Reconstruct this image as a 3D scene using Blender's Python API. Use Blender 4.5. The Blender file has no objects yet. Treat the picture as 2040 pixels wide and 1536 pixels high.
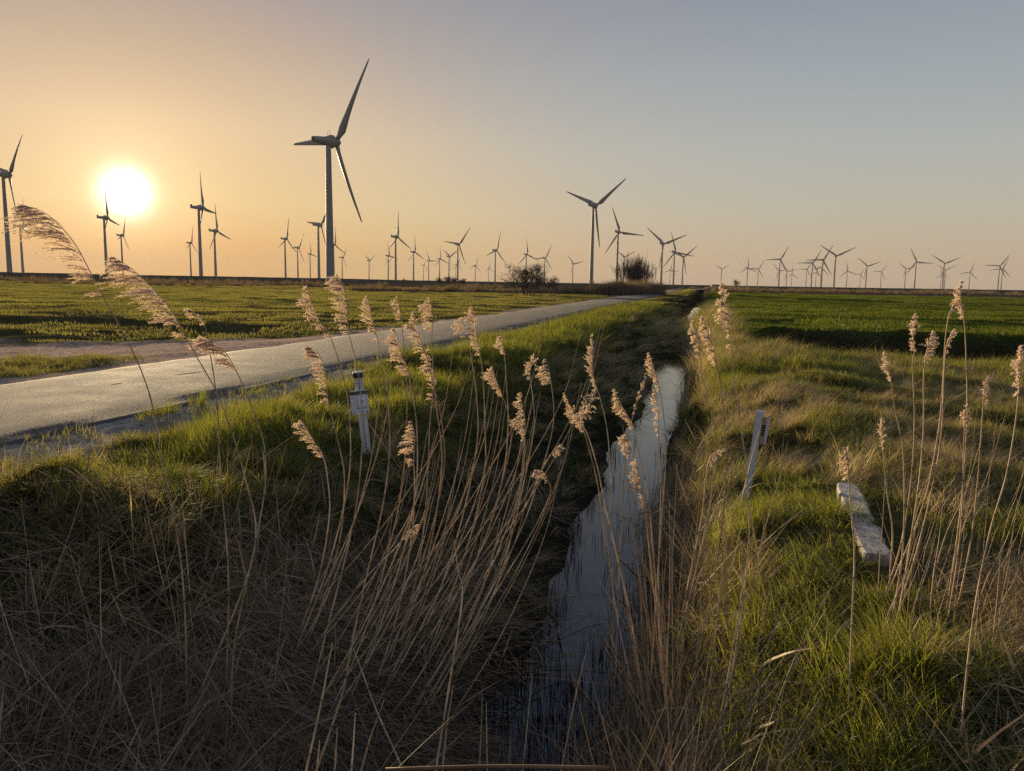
import bpy, bmesh, math, random
import numpy as np
from mathutils import Vector, Matrix

S = bpy.context.scene
COL = S.collection
rnd = random.Random(7)
NR = np.random.default_rng(11)

# ------------------------------------------------------------------ camera
F = 1540.0
YAW = math.radians(13.76); PITCH = math.atan(207 / F); ROLL = math.atan(.0165)
CAM = Vector((0, 0, 1.6))
FW = Vector((-math.sin(YAW) * math.cos(PITCH), math.cos(YAW) * math.cos(PITCH), -math.sin(PITCH)))
_r = Vector((math.cos(YAW), math.sin(YAW), 0)); _u = _r.cross(FW)
RT = _r * math.cos(ROLL) + _u * math.sin(ROLL)
UP = -_r * math.sin(ROLL) + _u * math.cos(ROLL)
cd = bpy.data.cameras.new('camera'); cam = bpy.data.objects.new('camera', cd); COL.objects.link(cam)
cam.matrix_world = Matrix(((RT.x, UP.x, -FW.x, CAM.x), (RT.y, UP.y, -FW.y, CAM.y), (RT.z, UP.z, -FW.z, CAM.z), (0, 0, 0, 1)))
cd.sensor_width = 36; cd.lens = F / 2040 * 36; cd.clip_start = .05; cd.clip_end = 20000
S.camera = cam


def ray(u, v):
    return FW + RT * ((u - 1020) / F) - UP * ((v - 768) / F)


def at(u, v, depth):
    return CAM + ray(u, v) * depth


def horizon(u):
    return 561 + .0165 * (u - 1020)


# ------------------------------------------------------------------ sky, sun, exposure
SUN = ray(250, 383).normalized()
SUN_EL = math.asin(SUN.z); SUN_AZ = math.atan2(SUN.x, SUN.y)


def lin(r, g, b):
    return tuple(((c / 255 + .055) / 1.055) ** 2.4 if c > 10 else c / 255 / 12.92 for c in (r, g, b)) + (1,)


class NT:
    """small helper for node trees"""
    def __init__(s, tree): s.t = tree
    def n(s, kind, **kw):
        nd = s.t.nodes.new(kind)
        for k, v in kw.items(): setattr(nd, k, v)
        return nd
    def put(s, val, sock):
        if hasattr(val, 'is_output'): s.t.links.new(val, sock)
        elif val is not None: sock.default_value = val
    def math(s, op, a, b=None, clamp=False):
        nd = s.n('ShaderNodeMath', operation=op, use_clamp=clamp)
        s.put(a, nd.inputs[0]); s.put(b, nd.inputs[1]); return nd.outputs[0]
    def mix(s, f, a, b, mode='MIX'):
        nd = s.n('ShaderNodeMix', data_type='RGBA', blend_type=mode)
        s.put(f, nd.inputs[0]); s.put(a, nd.inputs[6]); s.put(b, nd.inputs[7]); return nd.outputs[2]
    def ramp(s, f, stops, interp='LINEAR'):
        nd = s.n('ShaderNodeValToRGB'); cr = nd.color_ramp; cr.interpolation = interp
        while len(cr.elements) < len(stops): cr.elements.new(.5)
        for e, (p, c) in zip(cr.elements, stops):
            e.position = p; e.color = c if len(c) == 4 else tuple(c) + (1,)
        s.put(f, nd.inputs[0]); return nd.outputs[0]
    def noise(s, vec, scale, detail=3, rough=.55, dist=0):
        nd = s.n('ShaderNodeTexNoise'); nd.inputs['Scale'].default_value = scale
        nd.inputs['Detail'].default_value = detail; nd.inputs['Roughness'].default_value = rough
        nd.inputs['Distortion'].default_value = dist
        if vec is not None: s.t.links.new(vec, nd.inputs['Vector'])
        return nd.outputs[0]


world = bpy.data.worlds.new('World'); S.world = world; world.use_nodes = True
W = NT(world.node_tree); bg = world.node_tree.nodes['Background']
tc = W.n('ShaderNodeTexCoord')
nrm = W.n('ShaderNodeVectorMath', operation='NORMALIZE'); W.put(tc.outputs['Generated'], nrm.inputs[0])
sep = W.n('ShaderNodeSeparateXYZ'); W.put(nrm.outputs[0], sep.inputs[0])
elev = W.math('ARCSINE', sep.outputs[2])
pos = W.math('SQRT', W.math('MAXIMUM', W.math('DIVIDE', elev, math.pi / 2), 0.0))
dot = W.n('ShaderNodeVectorMath', operation='DOT_PRODUCT'); W.put(nrm.outputs[0], dot.inputs[0]); dot.inputs[1].default_value = SUN
gam = W.math('MULTIPLY', W.math('ARCCOSINE', W.math('MINIMUM', dot.outputs['Value'], .9999999)), 180 / math.pi)
P = lambda e: math.sqrt(e / 90)
away = W.ramp(pos, [(0, lin(194, 170, 146)), (P(2), lin(196, 175, 148)), (P(5), lin(188, 181, 164)), (P(9), lin(176, 179, 174)),
                    (P(14), lin(158, 167, 173)), (P(19), lin(141, 149, 162)), (P(32), lin(134, 149, 182)), (1, lin(124, 140, 174))])
near = W.ramp(pos, [(0, lin(240, 168, 80)), (P(2), lin(246, 180, 90)), (P(5), lin(248, 202, 130)), (P(10), lin(238, 196, 146)),
                    (P(15), lin(205, 168, 135)), (P(20), lin(172, 150, 140)), (P(32), lin(152, 152, 170)), (1, lin(124, 140, 174))])
fac = W.math('EXPONENT', W.math('MULTIPLY', W.math('POWER', W.math('DIVIDE', gam, 21.5), 1.7), -1.0))
sky = W.mix(fac, away, near)
nis = W.n('ShaderNodeTexSky', sky_type='NISHITA', sun_disc=False)
nis.sun_elevation = SUN_EL; nis.sun_rotation = SUN_AZ
nisc = W.mix(1.0, W.mix(1.0, nis.outputs[0], (.1, .1, .1, 1), 'MULTIPLY'), (1, 1, 1, 1), 'DARKEN')
sky = W.mix(.08, sky, nisc)
core = W.math('MULTIPLY', W.math('EXPONENT', W.math('MULTIPLY', W.math('POWER', W.math('DIVIDE', gam, 1.42), 2.6), -1.0)), 1.6)
halo = W.math('MULTIPLY', W.math('EXPONENT', W.math('DIVIDE', gam, -2.7)), .60)
sky = W.mix(1.0, sky, W.mix(1.0, (1, .88, .52, 1), halo, 'MULTIPLY'), 'ADD')
sky = W.mix(1.0, sky, W.mix(1.0, (1, .97, .9, 1), core, 'MULTIPLY'), 'ADD')
W.put(sky, bg.inputs[0]); bg.inputs[1].default_value = .475

sl = bpy.data.lights.new('sun', 'SUN'); sl.energy = 5.0; sl.angle = math.radians(.6); sl.color = (1, .75, .43)
so = bpy.data.objects.new('sun', sl); COL.objects.link(so)
so.rotation_euler = SUN.to_track_quat('Z', 'Y').to_euler(); so.location = (-40, 60, 40)

S.view_settings.view_transform = 'Standard'; S.view_settings.look = 'None'
S.view_settings.exposure = 1.12; S.view_settings.gamma = 1; S.view_settings.use_curve_mapping = False
S.cycles.use_denoising = False
S.cycles.max_bounces = 6; S.cycles.diffuse_bounces = 3; S.cycles.glossy_bounces = 3
S.cycles.transmission_bounces = 3; S.cycles.volume_bounces = 0; S.cycles.sample_clamp_indirect = 3; S.cycles.sample_clamp_direct = 4
S.cycles.pixel_filter_type = 'BLACKMAN_HARRIS'

# ------------------------------------------------------------------ helpers
def tag(o, label, cat=None, group=None, kind=None):
    o['label'] = label
    if cat: o['category'] = cat
    if group: o['group'] = group
    if kind: o['kind'] = kind
    return o


def link(o, parent=None):
    COL.objects.link(o)
    if parent is not None: o.parent = parent
    return o


def empty(name, loc=(0, 0, 0), rz=0.0):
    o = bpy.data.objects.new(name, None); o.empty_display_size = .2
    o.location = loc; o.rotation_euler = (0, 0, rz); return link(o)


def mesh(name, verts, faces, mat=None, smooth=False, attrs=None):
    me = bpy.data.meshes.new(name)
    me.from_pydata([tuple(v) for v in verts] if not isinstance(verts, np.ndarray) else verts.tolist(), [],
                   faces.tolist() if isinstance(faces, np.ndarray) else faces)
    if smooth: me.polygons.foreach_set('use_smooth', [True] * len(me.polygons))
    for k, (typ, arr) in (attrs or {}).items():
        a = me.attributes.new(k, typ, 'POINT')
        a.data.foreach_set({'FLOAT': 'value', 'INT': 'value', 'FLOAT_VECTOR': 'vector', 'FLOAT_COLOR': 'color'}[typ], np.asarray(arr, dtype=np.float32 if typ != 'INT' else np.int32).ravel())
    if mat: me.materials.append(mat)
    me.update(); return me


def obj(name, me, parent=None, loc=None):
    o = bpy.data.objects.new(name, me)
    if loc is not None: o.location = loc
    return link(o, parent)


class MB:
    """collects simple solids into one mesh"""
    def __init__(s): s.v = []; s.f = []
    def add(s, v, f):
        k = len(s.v); s.v += [tuple(p) for p in v]; s.f += [tuple(i + k for i in q) for q in f]
    def box(s, c, d, rot=None):
        c = Vector(c); h = Vector(d) / 2
        v = [Vector((x * h.x, y * h.y, z * h.z)) for x in (-1, 1) for y in (-1, 1) for z in (-1, 1)]
        if rot is not None: v = [rot @ p for p in v]
        s.add([c + p for p in v], [(0, 1, 3, 2), (4, 6, 7, 5), (0, 4, 5, 1), (2, 3, 7, 6), (0, 2, 6, 4), (1, 5, 7, 3)])
    def tube(s, pts, rad, n=6, cap=True):
        pts = [Vector(p) for p in pts]; m = len(pts)
        rad = rad if hasattr(rad, '__len__') else [rad] * m
        d0 = (pts[1] - pts[0]).normalized()
        ref = Vector((0, 0, 1)) if abs(d0.z) < .9 else Vector((1, 0, 0))
        a = d0.cross(ref).normalized(); V = []
        for i in range(m):
            d = (pts[min(i + 1, m - 1)] - pts[max(i - 1, 0)]).normalized()
            a = (a - d * a.dot(d)).normalized(); b = d.cross(a)
            for k in range(n):
                t = 2 * math.pi * k / n
                V.append(pts[i] + (a * math.cos(t) + b * math.sin(t)) * rad[i])
        Fc = [(i * n + k, i * n + (k + 1) % n, (i + 1) * n + (k + 1) % n, (i + 1) * n + k) for i in range(m - 1) for k in range(n)]
        if cap: Fc += [tuple(range(n - 1, -1, -1)), tuple((m - 1) * n + k for k in range(n))]
        s.add(V, Fc)
    def lathe(s, prof, n=12, axis='z'):
        V = []; Fc = []
        for (t, r) in prof:
            for k in range(n):
                a = 2 * math.pi * k / n; x, y = r * math.cos(a), r * math.sin(a)
                V.append((x, y, t) if axis == 'z' else (x, t, y))
        m = len(prof)
        for i in range(m - 1):
            for k in range(n):
                q = (i * n + k, i * n + (k + 1) % n, (i + 1) * n + (k + 1) % n, (i + 1) * n + k)
                Fc.append(q if axis == 'z' else q[::-1])
        e = [tuple(range(n - 1, -1, -1)), tuple((m - 1) * n + k for k in range(n))]
        Fc += e if axis == 'z' else [q[::-1] for q in e]
        s.add(V, Fc)
    def mesh(s, name, mat=None, smooth=False): return mesh(name, s.v, s.f, mat, smooth)
    def build(s, name, mat=None, parent=None, smooth=False): return obj(name, s.mesh(name, mat, smooth), parent)


def bez(pts, n):
    """Catmull-Rom through pts, n samples"""
    p = [Vector(q) for q in pts]; p = [p[0] * 2 - p[1]] + p + [p[-1] * 2 - p[-2]]
    m = len(p) - 3; out = []
    for i in range(n):
        t = i / (n - 1) * m; k = min(int(t), m - 1); t -= k
        a, b, c, d = p[k:k + 4]
        out.append(.5 * (2 * b + (c - a) * t + (2 * a - 5 * b + 4 * c - d) * t * t + (3 * b - a - 3 * c + d) * t ** 3))
    return out


# value noise in numpy
_perm = NR.random((256, 256)).astype(np.float64)


def vnoise(x, y, sc=1.0):
    x = np.asarray(x, float) * sc; y = np.asarray(y, float) * sc
    ix = np.floor(x).astype(int); iy = np.floor(y).astype(int); fx = x - ix; fy = y - iy
    fx = fx * fx * (3 - 2 * fx); fy = fy * fy * (3 - 2 * fy)
    g = lambda a, b: _perm[a & 255, b & 255]
    return (g(ix, iy) * (1 - fx) + g(ix + 1, iy) * fx) * (1 - fy) + (g(ix, iy + 1) * (1 - fx) + g(ix + 1, iy + 1) * fx) * fy


def fbm(x, y, sc=1.0, o=3):
    s = 0; a = .5; n = 0
    for k in range(o):
        s = s + a * vnoise(np.asarray(x) + 17.3 * k, np.asarray(y) - 9.1 * k, sc * 2 ** k); n += a; a *= .5
    return s / n


def sst(a, b, t):
    t = np.clip((np.asarray(t, float) - a) / (b - a), 0, 1); return t * t * (3 - 2 * t)


# ------------------------------------------------------------------ terrain
WATER_Z = -1.2
PX = [-400, -60, -14, -10.6, -10.0, -6.5, -6.0, -5.2, -4.2, -3.65, -2.9, -1.22, -.98, -.62, -.38, -.08, .25, .7, 1.6, 3, 6, 30, 400]
PZ = [-.3, -.3, -.2, -.06, -.06, -.06, -.10, -.06, -.02, -.08, -.46, -1.22, -1.5, -1.5, -1.2, -.62, -.24, -.13, -.10, -.18, -.30, -.36, -.35]
CROSS_Y = 25.2


def dirt_w(x, y):
    c = 15.3 + .45 * (x + 12.3)
    hw = 2.7 + 3.5 * np.exp(-np.abs(x + 10.2) / 1.1)
    w = (1 - sst(hw * .65, hw * 1.2, np.abs(y - c - .6) + (fbm(x, y, .6, 3) - .5) * 2.2)) * (1 - sst(-10.2, -9.8, x)) * sst(-34, -22, x)
    e = (1 - sst(.3, .95, np.abs(x + 10.25) + (fbm(x, y, .8, 3) - .5) * .9))
    return np.clip(np.maximum(w, e * .8), 0, 1)


def height(x, y):
    x = np.asarray(x, float); y = np.asarray(y, float)
    wob = (fbm(x * 0 + 3.3, y, .35, 2) - .5) * .26 + (fbm(x, y, 1.1, 2) - .5) * .16
    near_ditch = sst(-5.2, -3.6, x) * (1 - sst(.8, 2.2, x))
    xx = x + wob * near_ditch
    z = (np.interp(xx - .12, PX, PZ) + np.interp(xx + .12, PX, PZ) + 2 * np.interp(xx, PX, PZ)) / 4
    flat = np.interp(x, [-2.9, .1], [-.1, -.15]) - .42 * sst(29, 33, y) * sst(-3.2, -2.0, x) * (1 - sst(-.6, .4, x))
    inditch = sst(-4.0, -3.2, x) * (1 - sst(0, .7, x))
    # earth crossing, far end of the ditch and the bank the camera stands on
    w = sst(30.5, 35, y) * (1 - sst(44, 48, y)) + .6 * sst(104, 107, y) * (1 - sst(112, 118, y)) + .3 * sst(112, 118, y) + sst(300, 310, y) + (1 - sst(.9, 3.3, y))
    w = np.clip(w, 0, 1) * inditch
    z = z * (1 - w) + flat * w
    # reed hollow in front of the camera, left of the ditch
    hx = sst(-8.5, -5.5, x) * (1 - sst(-1.5, -1.1, x)); edge = 3.9 + (fbm(x, y * 0, .7, 2) - .5) * 1.0 + sst(-3.3, -1.8, x) * 1.8
    hw = hx * (1 - sst(edge - .9, edge + .5, y)) * sst(.6, 2.0, y)
    z = np.where(hw > 0, np.minimum(z, z * (1 - hw) + (-.55) * hw), z)
    # cross ditches
    d = np.abs(y - CROSS_Y - (fbm(x, y * 0, .4, 2) - .5) * .9)
    wr = sst(.9, 3.0, x) * (1 - sst(1.3, 3.0, d)); z = z - 1.25 * wr
    d2 = np.abs(y - 23.2 - .12 * (x + 12) * 0 - (fbm(x, y * 0, .5, 2) - .5) * .8)
    wl = sst(-13.5, -15.5, x) * (1 - sst(.5, 2.0, d2)); z = z - .75 * wl
    z = z + .1 * wl * 0
    z = z + .27 * sst(26.3, 28.4, y) * sst(.8, 3, x) + .12 * sst(24, 25.5, y) * (1 - sst(-14, -12.5, x))
    # bumps
    road = sst(-10.9, -10.3, x) * (1 - sst(-6.3, -5.7, x))
    amp = (1 - road) * (1 - .6 * sst(30, 60, np.hypot(x, y)))
    amp = amp * (1 - .75 * dirt_w(x, y)) * (1 + (.55 + .7 * sst(-5.8, -5.0, x) * (1 - sst(-3.6, -3.0, x))) * (1 - sst(14, 24, y)))
    amp = amp * (1 - .55 * sst(-2.9, -2.2, x) * (1 - sst(-.3, .2, x)))
    z = z + amp * ((fbm(x, y, .9, 3) - .5) * .27 + (fbm(x + 40, y, 2.6, 2) - .5) * .09 + (fbm(x, y, .12, 2) - .5) * .15)
    # field banks beyond
    z = z + .18 * sst(1.0, 0, np.abs(y - 28.4) / 1.2) * sst(1, 3, x)
    return z


def ground_hit(u, v, dz=0.0):
    d = ray(u, v); t = np.geomspace(1.2, 600, 4000)
    z = CAM.z + d.z * t; h = height(CAM.x + d.x * t, CAM.y + d.y * t) + dz
    k = np.argmax(z <= h)
    return CAM + d * float(t[k]), float(t[k])


PLANK_A = ground_hit(1686, 990)[0]; PLANK_B = ground_hit(1748, 1128)[0]
_l = max(float(height(*(PLANK_A.lerp(PLANK_B, t / 10).xy))) - PLANK_A.lerp(PLANK_B, t / 10).z for t in range(11)); PLANK_A.z += _l * .8; PLANK_B.z += _l * .8


def grid_lines(segs, far):
    out = [segs[0][0]]
    for a, b, st in segs: out += list(np.arange(a + st, b + 1e-6, st))
    st = segs[-1][2]; x = out[-1]
    while x < far: st = min(st * 1.045, 250); x += st; out.append(x)
    st = segs[0][2]; x = out[0]; lo = []
    while x > -far: st = min(st * 1.045, 250); x -= st; lo.append(x)
    return np.array(lo[::-1] + out)


GX = grid_lines([(-16, -7, .22), (-7, 4, .09), (4, 12, .2)], 4200)
GY = grid_lines([(-1, 12, .11), (12, 30, .22)], 4200)
GY = GY[GY > -400]
gx, gy = np.meshgrid(GX, GY)
gz = height(gx, gy)


def gravel_w(x, y):
    return (1 - sst(.3, .75, np.abs(x + 6.15) + (fbm(x, y, .9, 3) - .5) * .5 + .3 * sst(20, 40, y))) * sst(-6.7, -6.4, x)


n1 = fbm(gx, gy, .5, 3); n2 = fbm(gx + 91, gy, .06, 3)
col = np.zeros(gx.shape + (4,)); col[..., 3] = 1
def setc(w, c):
    col[..., :3] = col[..., :3] * (1 - w[..., None]) + np.array(c) * w[..., None]
one = np.ones_like(gx)
setc(one, (.046, .048, .016))
setc(sst(.35, .65, n1), (.062, .052, .022))
fieldR = sst(26.5, 28, gy) * sst(.6, 1.5, gx)
setc(fieldR, (.042, .062, .010))
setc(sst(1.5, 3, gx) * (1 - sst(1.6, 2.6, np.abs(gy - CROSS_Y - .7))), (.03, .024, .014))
fieldL = (1 - sst(-11.5, -10.8, gx)) * sst(10, 12, gy)
setc(fieldL, (.055, .064, .020)); setc(fieldL * sst(.45, .7, n2), (.075, .066, .028))
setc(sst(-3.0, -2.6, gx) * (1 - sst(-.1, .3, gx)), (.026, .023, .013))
setc(sst(-9, -7, gx) * (1 - sst(-1, -.6, gx)) * (1 - sst(4, 5.5, gy)), (.026, .019, .011))  # hollow ground darkened in colour to deepen shade between the straw strands
setc(dirt_w(gx, gy), (.46, .34, .25)); setc(gravel_w(gx, gy), (.30, .27, .22))
far_band = sst(170, 185, gy) * (1 - sst(300, 320, gy)) * sst(-2, 2, gx)
setc(far_band, (.07, .05, .035))
setc((1 - sst(-12, -9, gx)) * sst(120, 150, np.hypot(gx, gy)) * (1 - sst(420, 450, np.hypot(gx, gy))), (.06, .045, .028))


def ground_mat():
    m = bpy.data.materials.new('ground'); m.use_nodes = True; T = NT(m.node_tree); b = m.node_tree.nodes['Principled BSDF']
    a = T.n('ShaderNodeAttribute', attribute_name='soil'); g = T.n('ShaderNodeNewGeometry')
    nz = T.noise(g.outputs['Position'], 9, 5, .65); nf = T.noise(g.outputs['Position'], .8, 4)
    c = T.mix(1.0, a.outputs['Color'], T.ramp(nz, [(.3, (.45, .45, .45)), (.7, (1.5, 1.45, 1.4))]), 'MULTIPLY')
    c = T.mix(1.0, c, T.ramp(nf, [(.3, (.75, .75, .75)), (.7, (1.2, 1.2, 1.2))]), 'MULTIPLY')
    T.put(c, b.inputs['Base Color']); b.inputs['Roughness'].default_value = .9; b.inputs['Specular IOR Level'].default_value = 0
    bp = T.n('ShaderNodeBump'); bp.inputs['Strength'].default_value = .8; bp.inputs['Distance'].default_value = .06
    T.put(T.noise(g.outputs['Position'], 22, 6, .7), bp.inputs['Height']); T.put(bp.outputs[0], b.inputs['Normal'])
    return m


ny, nx = gx.shape
idx = np.arange(ny * nx).reshape(ny, nx)
quads = np.stack([idx[:-1, :-1], idx[:-1, 1:], idx[1:, 1:], idx[1:, :-1]], -1).reshape(-1, 4)
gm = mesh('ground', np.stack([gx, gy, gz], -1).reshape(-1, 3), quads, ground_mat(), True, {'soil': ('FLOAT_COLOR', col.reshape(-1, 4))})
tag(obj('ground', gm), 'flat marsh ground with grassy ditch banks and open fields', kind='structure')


# ------------------------------------------------------------------ water
def water_mat():
    m = bpy.data.materials.new('water'); m.use_nodes = True; T = NT(m.node_tree); b = m.node_tree.nodes['Principled BSDF']
    b.inputs['Base Color'].default_value = (.006, .007, .007, 1); b.inputs['Roughness'].default_value = .012; b.inputs['Specular Tint'].default_value = (.66, .82, 1, 1)  # bluish specular tint colours the reflected sky bluer than it is
    b.inputs['IOR'].default_value = 1.43; b.inputs['Specular IOR Level'].default_value = .5
    g = T.n('ShaderNodeNewGeometry'); mp = T.n('ShaderNodeMapping'); mp.inputs['Scale'].default_value = (1, .5, 1)
    T.put(g.outputs['Position'], mp.inputs[0])
    bp = T.n('ShaderNodeBump'); bp.inputs['Strength'].default_value = .06; bp.inputs['Distance'].default_value = .02
    T.put(T.noise(mp.outputs[0], 7, 3, .5), bp.inputs['Height']); T.put(bp.outputs[0], b.inputs['Normal'])
    return m


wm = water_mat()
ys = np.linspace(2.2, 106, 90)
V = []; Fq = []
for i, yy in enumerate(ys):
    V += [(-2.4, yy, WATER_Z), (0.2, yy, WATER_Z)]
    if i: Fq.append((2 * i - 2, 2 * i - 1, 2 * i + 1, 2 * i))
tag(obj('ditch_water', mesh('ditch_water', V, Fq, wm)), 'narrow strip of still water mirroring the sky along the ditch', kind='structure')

# ------------------------------------------------------------------ road
def road_z(x, y):
    t = (x + 8.25) / 1.75
    return .035 - .045 * np.abs(t) ** 2 - .045 * sst(.68, 1.05, t + (fbm(x, y, .7, 3) - .5) * .12) - .02 * sst(-.8, -1, t) + (fbm(x, y, .35, 2) - .5) * .02


def road_mat():
    m = bpy.data.materials.new('asphalt'); m.use_nodes = True; T = NT(m.node_tree); b = m.node_tree.nodes['Principled BSDF']
    g = T.n('ShaderNodeNewGeometry'); p = g.outputs['Position']
    fine = T.noise(p, 60, 3, .7); mid = T.noise(p, 1.3, 4); mp = T.n('ShaderNodeMapping'); mp.inputs['Scale'].default_value = (1.6, .12, 1)
    T.put(p, mp.inputs[0]); streak = T.noise(mp.outputs[0], 1.5, 3)
    c = T.ramp(fine, [(.3, (.072, .064, .058)), (.55, (.108, .097, .088)), (.8, (.20, .182, .165))])
    c = T.mix(1.0, c, T.ramp(mid, [(.3, (.8, .8, .8)), (.7, (1.15, 1.15, 1.15))]), 'MULTIPLY')
    c = T.mix(1.0, c, T.ramp(streak, [(.35, (.8, .8, .82)), (.65, (1.12, 1.1, 1.08))]), 'MULTIPLY')
    T.put(c, b.inputs['Base Color']); T.put(T.ramp(mid, [(.3, (.85,) * 3), (.7, (.97,) * 3)]), b.inputs['Roughness'])
    b.inputs['Specular IOR Level'].default_value = .12
    bp = T.n('ShaderNodeBump'); bp.inputs['Strength'].default_value = .75; bp.inputs['Distance'].default_value = .008
    T.put(T.noise(p, 80, 3, .75), bp.inputs['Height']); T.put(bp.outputs[0], b.inputs['Normal'])
    return m


rx = np.concatenate([np.linspace(-10, -7, 14)[:-1], np.linspace(-7, -6.5, 8)])
ry = np.concatenate([np.arange(-30, 40, .5), np.geomspace(40, 345, 90)])
rxx, ryy = np.meshgrid(rx, ry)
edge = (fbm(ryy, rxx * 0, 1.1, 3) - .5) * .34
bend = 9.0 * sst(180, 345, ryy)
rzz = road_z(rxx, ryy)
rxx2 = rxx + edge * (np.abs(rxx + 8.25) > 1.7) + bend
n_r = len(rx); idr = np.arange(rxx.size).reshape(rxx.shape)
rq = np.stack([idr[:-1, :-1], idr[:-1, 1:], idr[1:, 1:], idr[1:, :-1]], -1).reshape(-1, 4)
rv = np.stack([rxx2, ryy, rzz], -1).reshape(-1, 3)
# skirts down into the ground
extra = []; sf = []
base = len(rv)
for i in range(rxx.shape[0]):
    extra += [(rxx2[i, 0] - .03, ryy[i, 0], -.2), (rxx2[i, -1] + .03, ryy[i, 0], -.2)]
    if i:
        sf += [(base + 2 * i - 2, idr[i - 1, 0], idr[i, 0], base + 2 * i), (idr[i - 1, -1], base + 2 * i - 1, base + 2 * i + 1, idr[i, -1])]
road = obj('road', mesh('road', np.vstack([rv, np.array(extra)]), rq.tolist() + [tuple(int(q) for q in f) for f in sf], road_mat(), True))
tag(road, 'narrow grey asphalt lane running beside the ditch to the horizon', kind='structure')


def simple_mat(name, color, rough=.8, noise=0, scale=20, spec=.3, bump=0):
    m = bpy.data.materials.new(name); m.use_nodes = True; T = NT(m.node_tree); b = m.node_tree.nodes['Principled BSDF']
    b.inputs['Roughness'].default_value = rough; b.inputs['Specular IOR Level'].default_value = spec
    tcn = T.n('ShaderNodeTexCoord')
    nz = T.noise(tcn.outputs['Object'], scale, 5, .65)
    lo = tuple(c * (1 - noise) for c in color[:3]); hi = tuple(c * (1 + noise) for c in color[:3])
    T.put(T.ramp(nz, [(.3, lo), (.7, hi)]), b.inputs['Base Color'])
    if bump:
        bp = T.n('ShaderNodeBump'); bp.inputs['Strength'].default_value = .6; bp.inputs['Distance'].default_value = bump
        T.put(nz, bp.inputs['Height']); T.put(bp.outputs[0], b.inputs['Normal'])
    return m


crack_m = simple_mat('tar', (.03, .028, .027), .9, .3)
for (u0, v0, u1, v1, wd) in ((340, 752, 412, 743, .10), (222, 770, 243, 767, .10), (1120, 612, 1190, 605, .7)):
    a, _ = ground_hit(u0, v0, .06); b, _ = ground_hit(u1, v1, .06); k = []; f = []
    for i in range(13):
        t = i / 12; p = a.lerp(b, t); h = wd * math.sin(math.pi * (.06 + .88 * t)) * (.6 + .6 * rnd.random()) / 2
        d = (b - a).normalized(); s = Vector((-d.y, d.x, 0))
        for q in (p + s * h, p - s * h): k.append((q.x, q.y, float(road_z(q.x, q.y)) + .006))
        if i: f.append((2 * i - 2, 2 * i - 1, 2 * i + 1, 2 * i))
    obj('crack' if wd < .3 else 'tar_patch', mesh('crack', k, f, crack_m), road)

# ------------------------------------------------------------------ dike round the marsh
dike_m = simple_mat('dike_turf', (.045, .042, .020), .95, .5, .15, .1, .3)
ring = [(-420, 300, 2.3), (0, 320, 2.1), (330, 350, 1.8), (650, 385, 1.7), (1020, 395, 1.15), (1250, 400, 1.25), (1420, 405, 1.3), (1600, 430, 1.3), (2040, 430, 1.5), (2500, 420, 1.6)]
line = []
for (u, D, zt) in ring:
    p = at(u, horizon(u), D); line.append(Vector((p.x, p.y, zt)))
line = bez(line, 160); V = []; Fq = []
for i, p in enumerate(line):
    t = (line[min(i + 1, 159)] - line[max(i - 1, 0)]); t.z = 0; t.normalize(); s = Vector((t.y, -t.x, 0))
    top = p.z + (float(fbm(p.x, p.y, .05, 3)) - .5) * .25
    for k, (o, z) in enumerate(((9, -.8), (1.6, top - .05), (0, top), (-1.6, top - .05), (-9, -.8))):
        q = Vector((p.x, p.y, 0)) + s * o; V.append((q.x, q.y, z + (0 if k in (0, 4) else rnd.uniform(-.06, .06))))
    if i:
        for k in range(4):
            a = 5 * (i - 1) + k; Fq.append((a, a + 1, a + 6, a + 5))
tag(obj('dike', mesh('dike', V, Fq, dike_m, True)), 'long low dark dike closing off the fields along the horizon', kind='structure')

# ------------------------------------------------------------------ wind turbines
def paint(name, c, rough=.45):
    return simple_mat(name, c, rough, .06, .3, .12)


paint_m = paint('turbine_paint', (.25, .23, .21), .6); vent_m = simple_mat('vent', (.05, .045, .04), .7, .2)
T64 = 64.0
mb = MB(); mb.lathe([(-1.0, 1.95), (0, 1.95), (14, 1.8), (30, 1.6), (46, 1.38), (60, 1.22), (63.2, 1.2)], 20); tower_me = mb.mesh('tower', paint_m, True)
mb = MB(); mb.lathe([(-8.0, .9), (-7.9, 1.25), (-5, 1.55), (-2.5, 1.75), (-1.2, 2.0), (.2, 2.7), (1.2, 3.05), (2.3, 3.0), (2.9, 2.5)], 18, 'y'); nac_me = mb.mesh('nacelle', paint_m, True)
mb = MB(); mb.lathe([(2.9, 2.2), (3.3, 2.35), (4.4, 2.2), (5.6, 1.6), (6.4, .8), (6.7, .15)], 16, 'y'); spin_me = mb.mesh('spinner', paint_m, True)
mb = MB(); mb.box((0, -7.1, 1.75), (2.3, 1.5, 1.5)); mb.box((0, -7.1, 2.62), (2.6, 1.7, .22)); cool_me = mb.mesh('cooler_box', vent_m)
mb = MB(); mb.box((0, -8.12, .1), (1.9, .3, 1.7)); vent_me = mb.mesh('vent', vent_m)
mb = MB(); mb.tube([(0, .9, 2.8), (0, .9, 5.0)], .07, 5); mb.tube([(0, -.2, 2.4), (0, -.2, 4.6)], .07, 5); mb.box((0, .9, 5.05), (.9, .1, .1)); mast_me = mb.mesh('wind_mast', vent_m)
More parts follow.
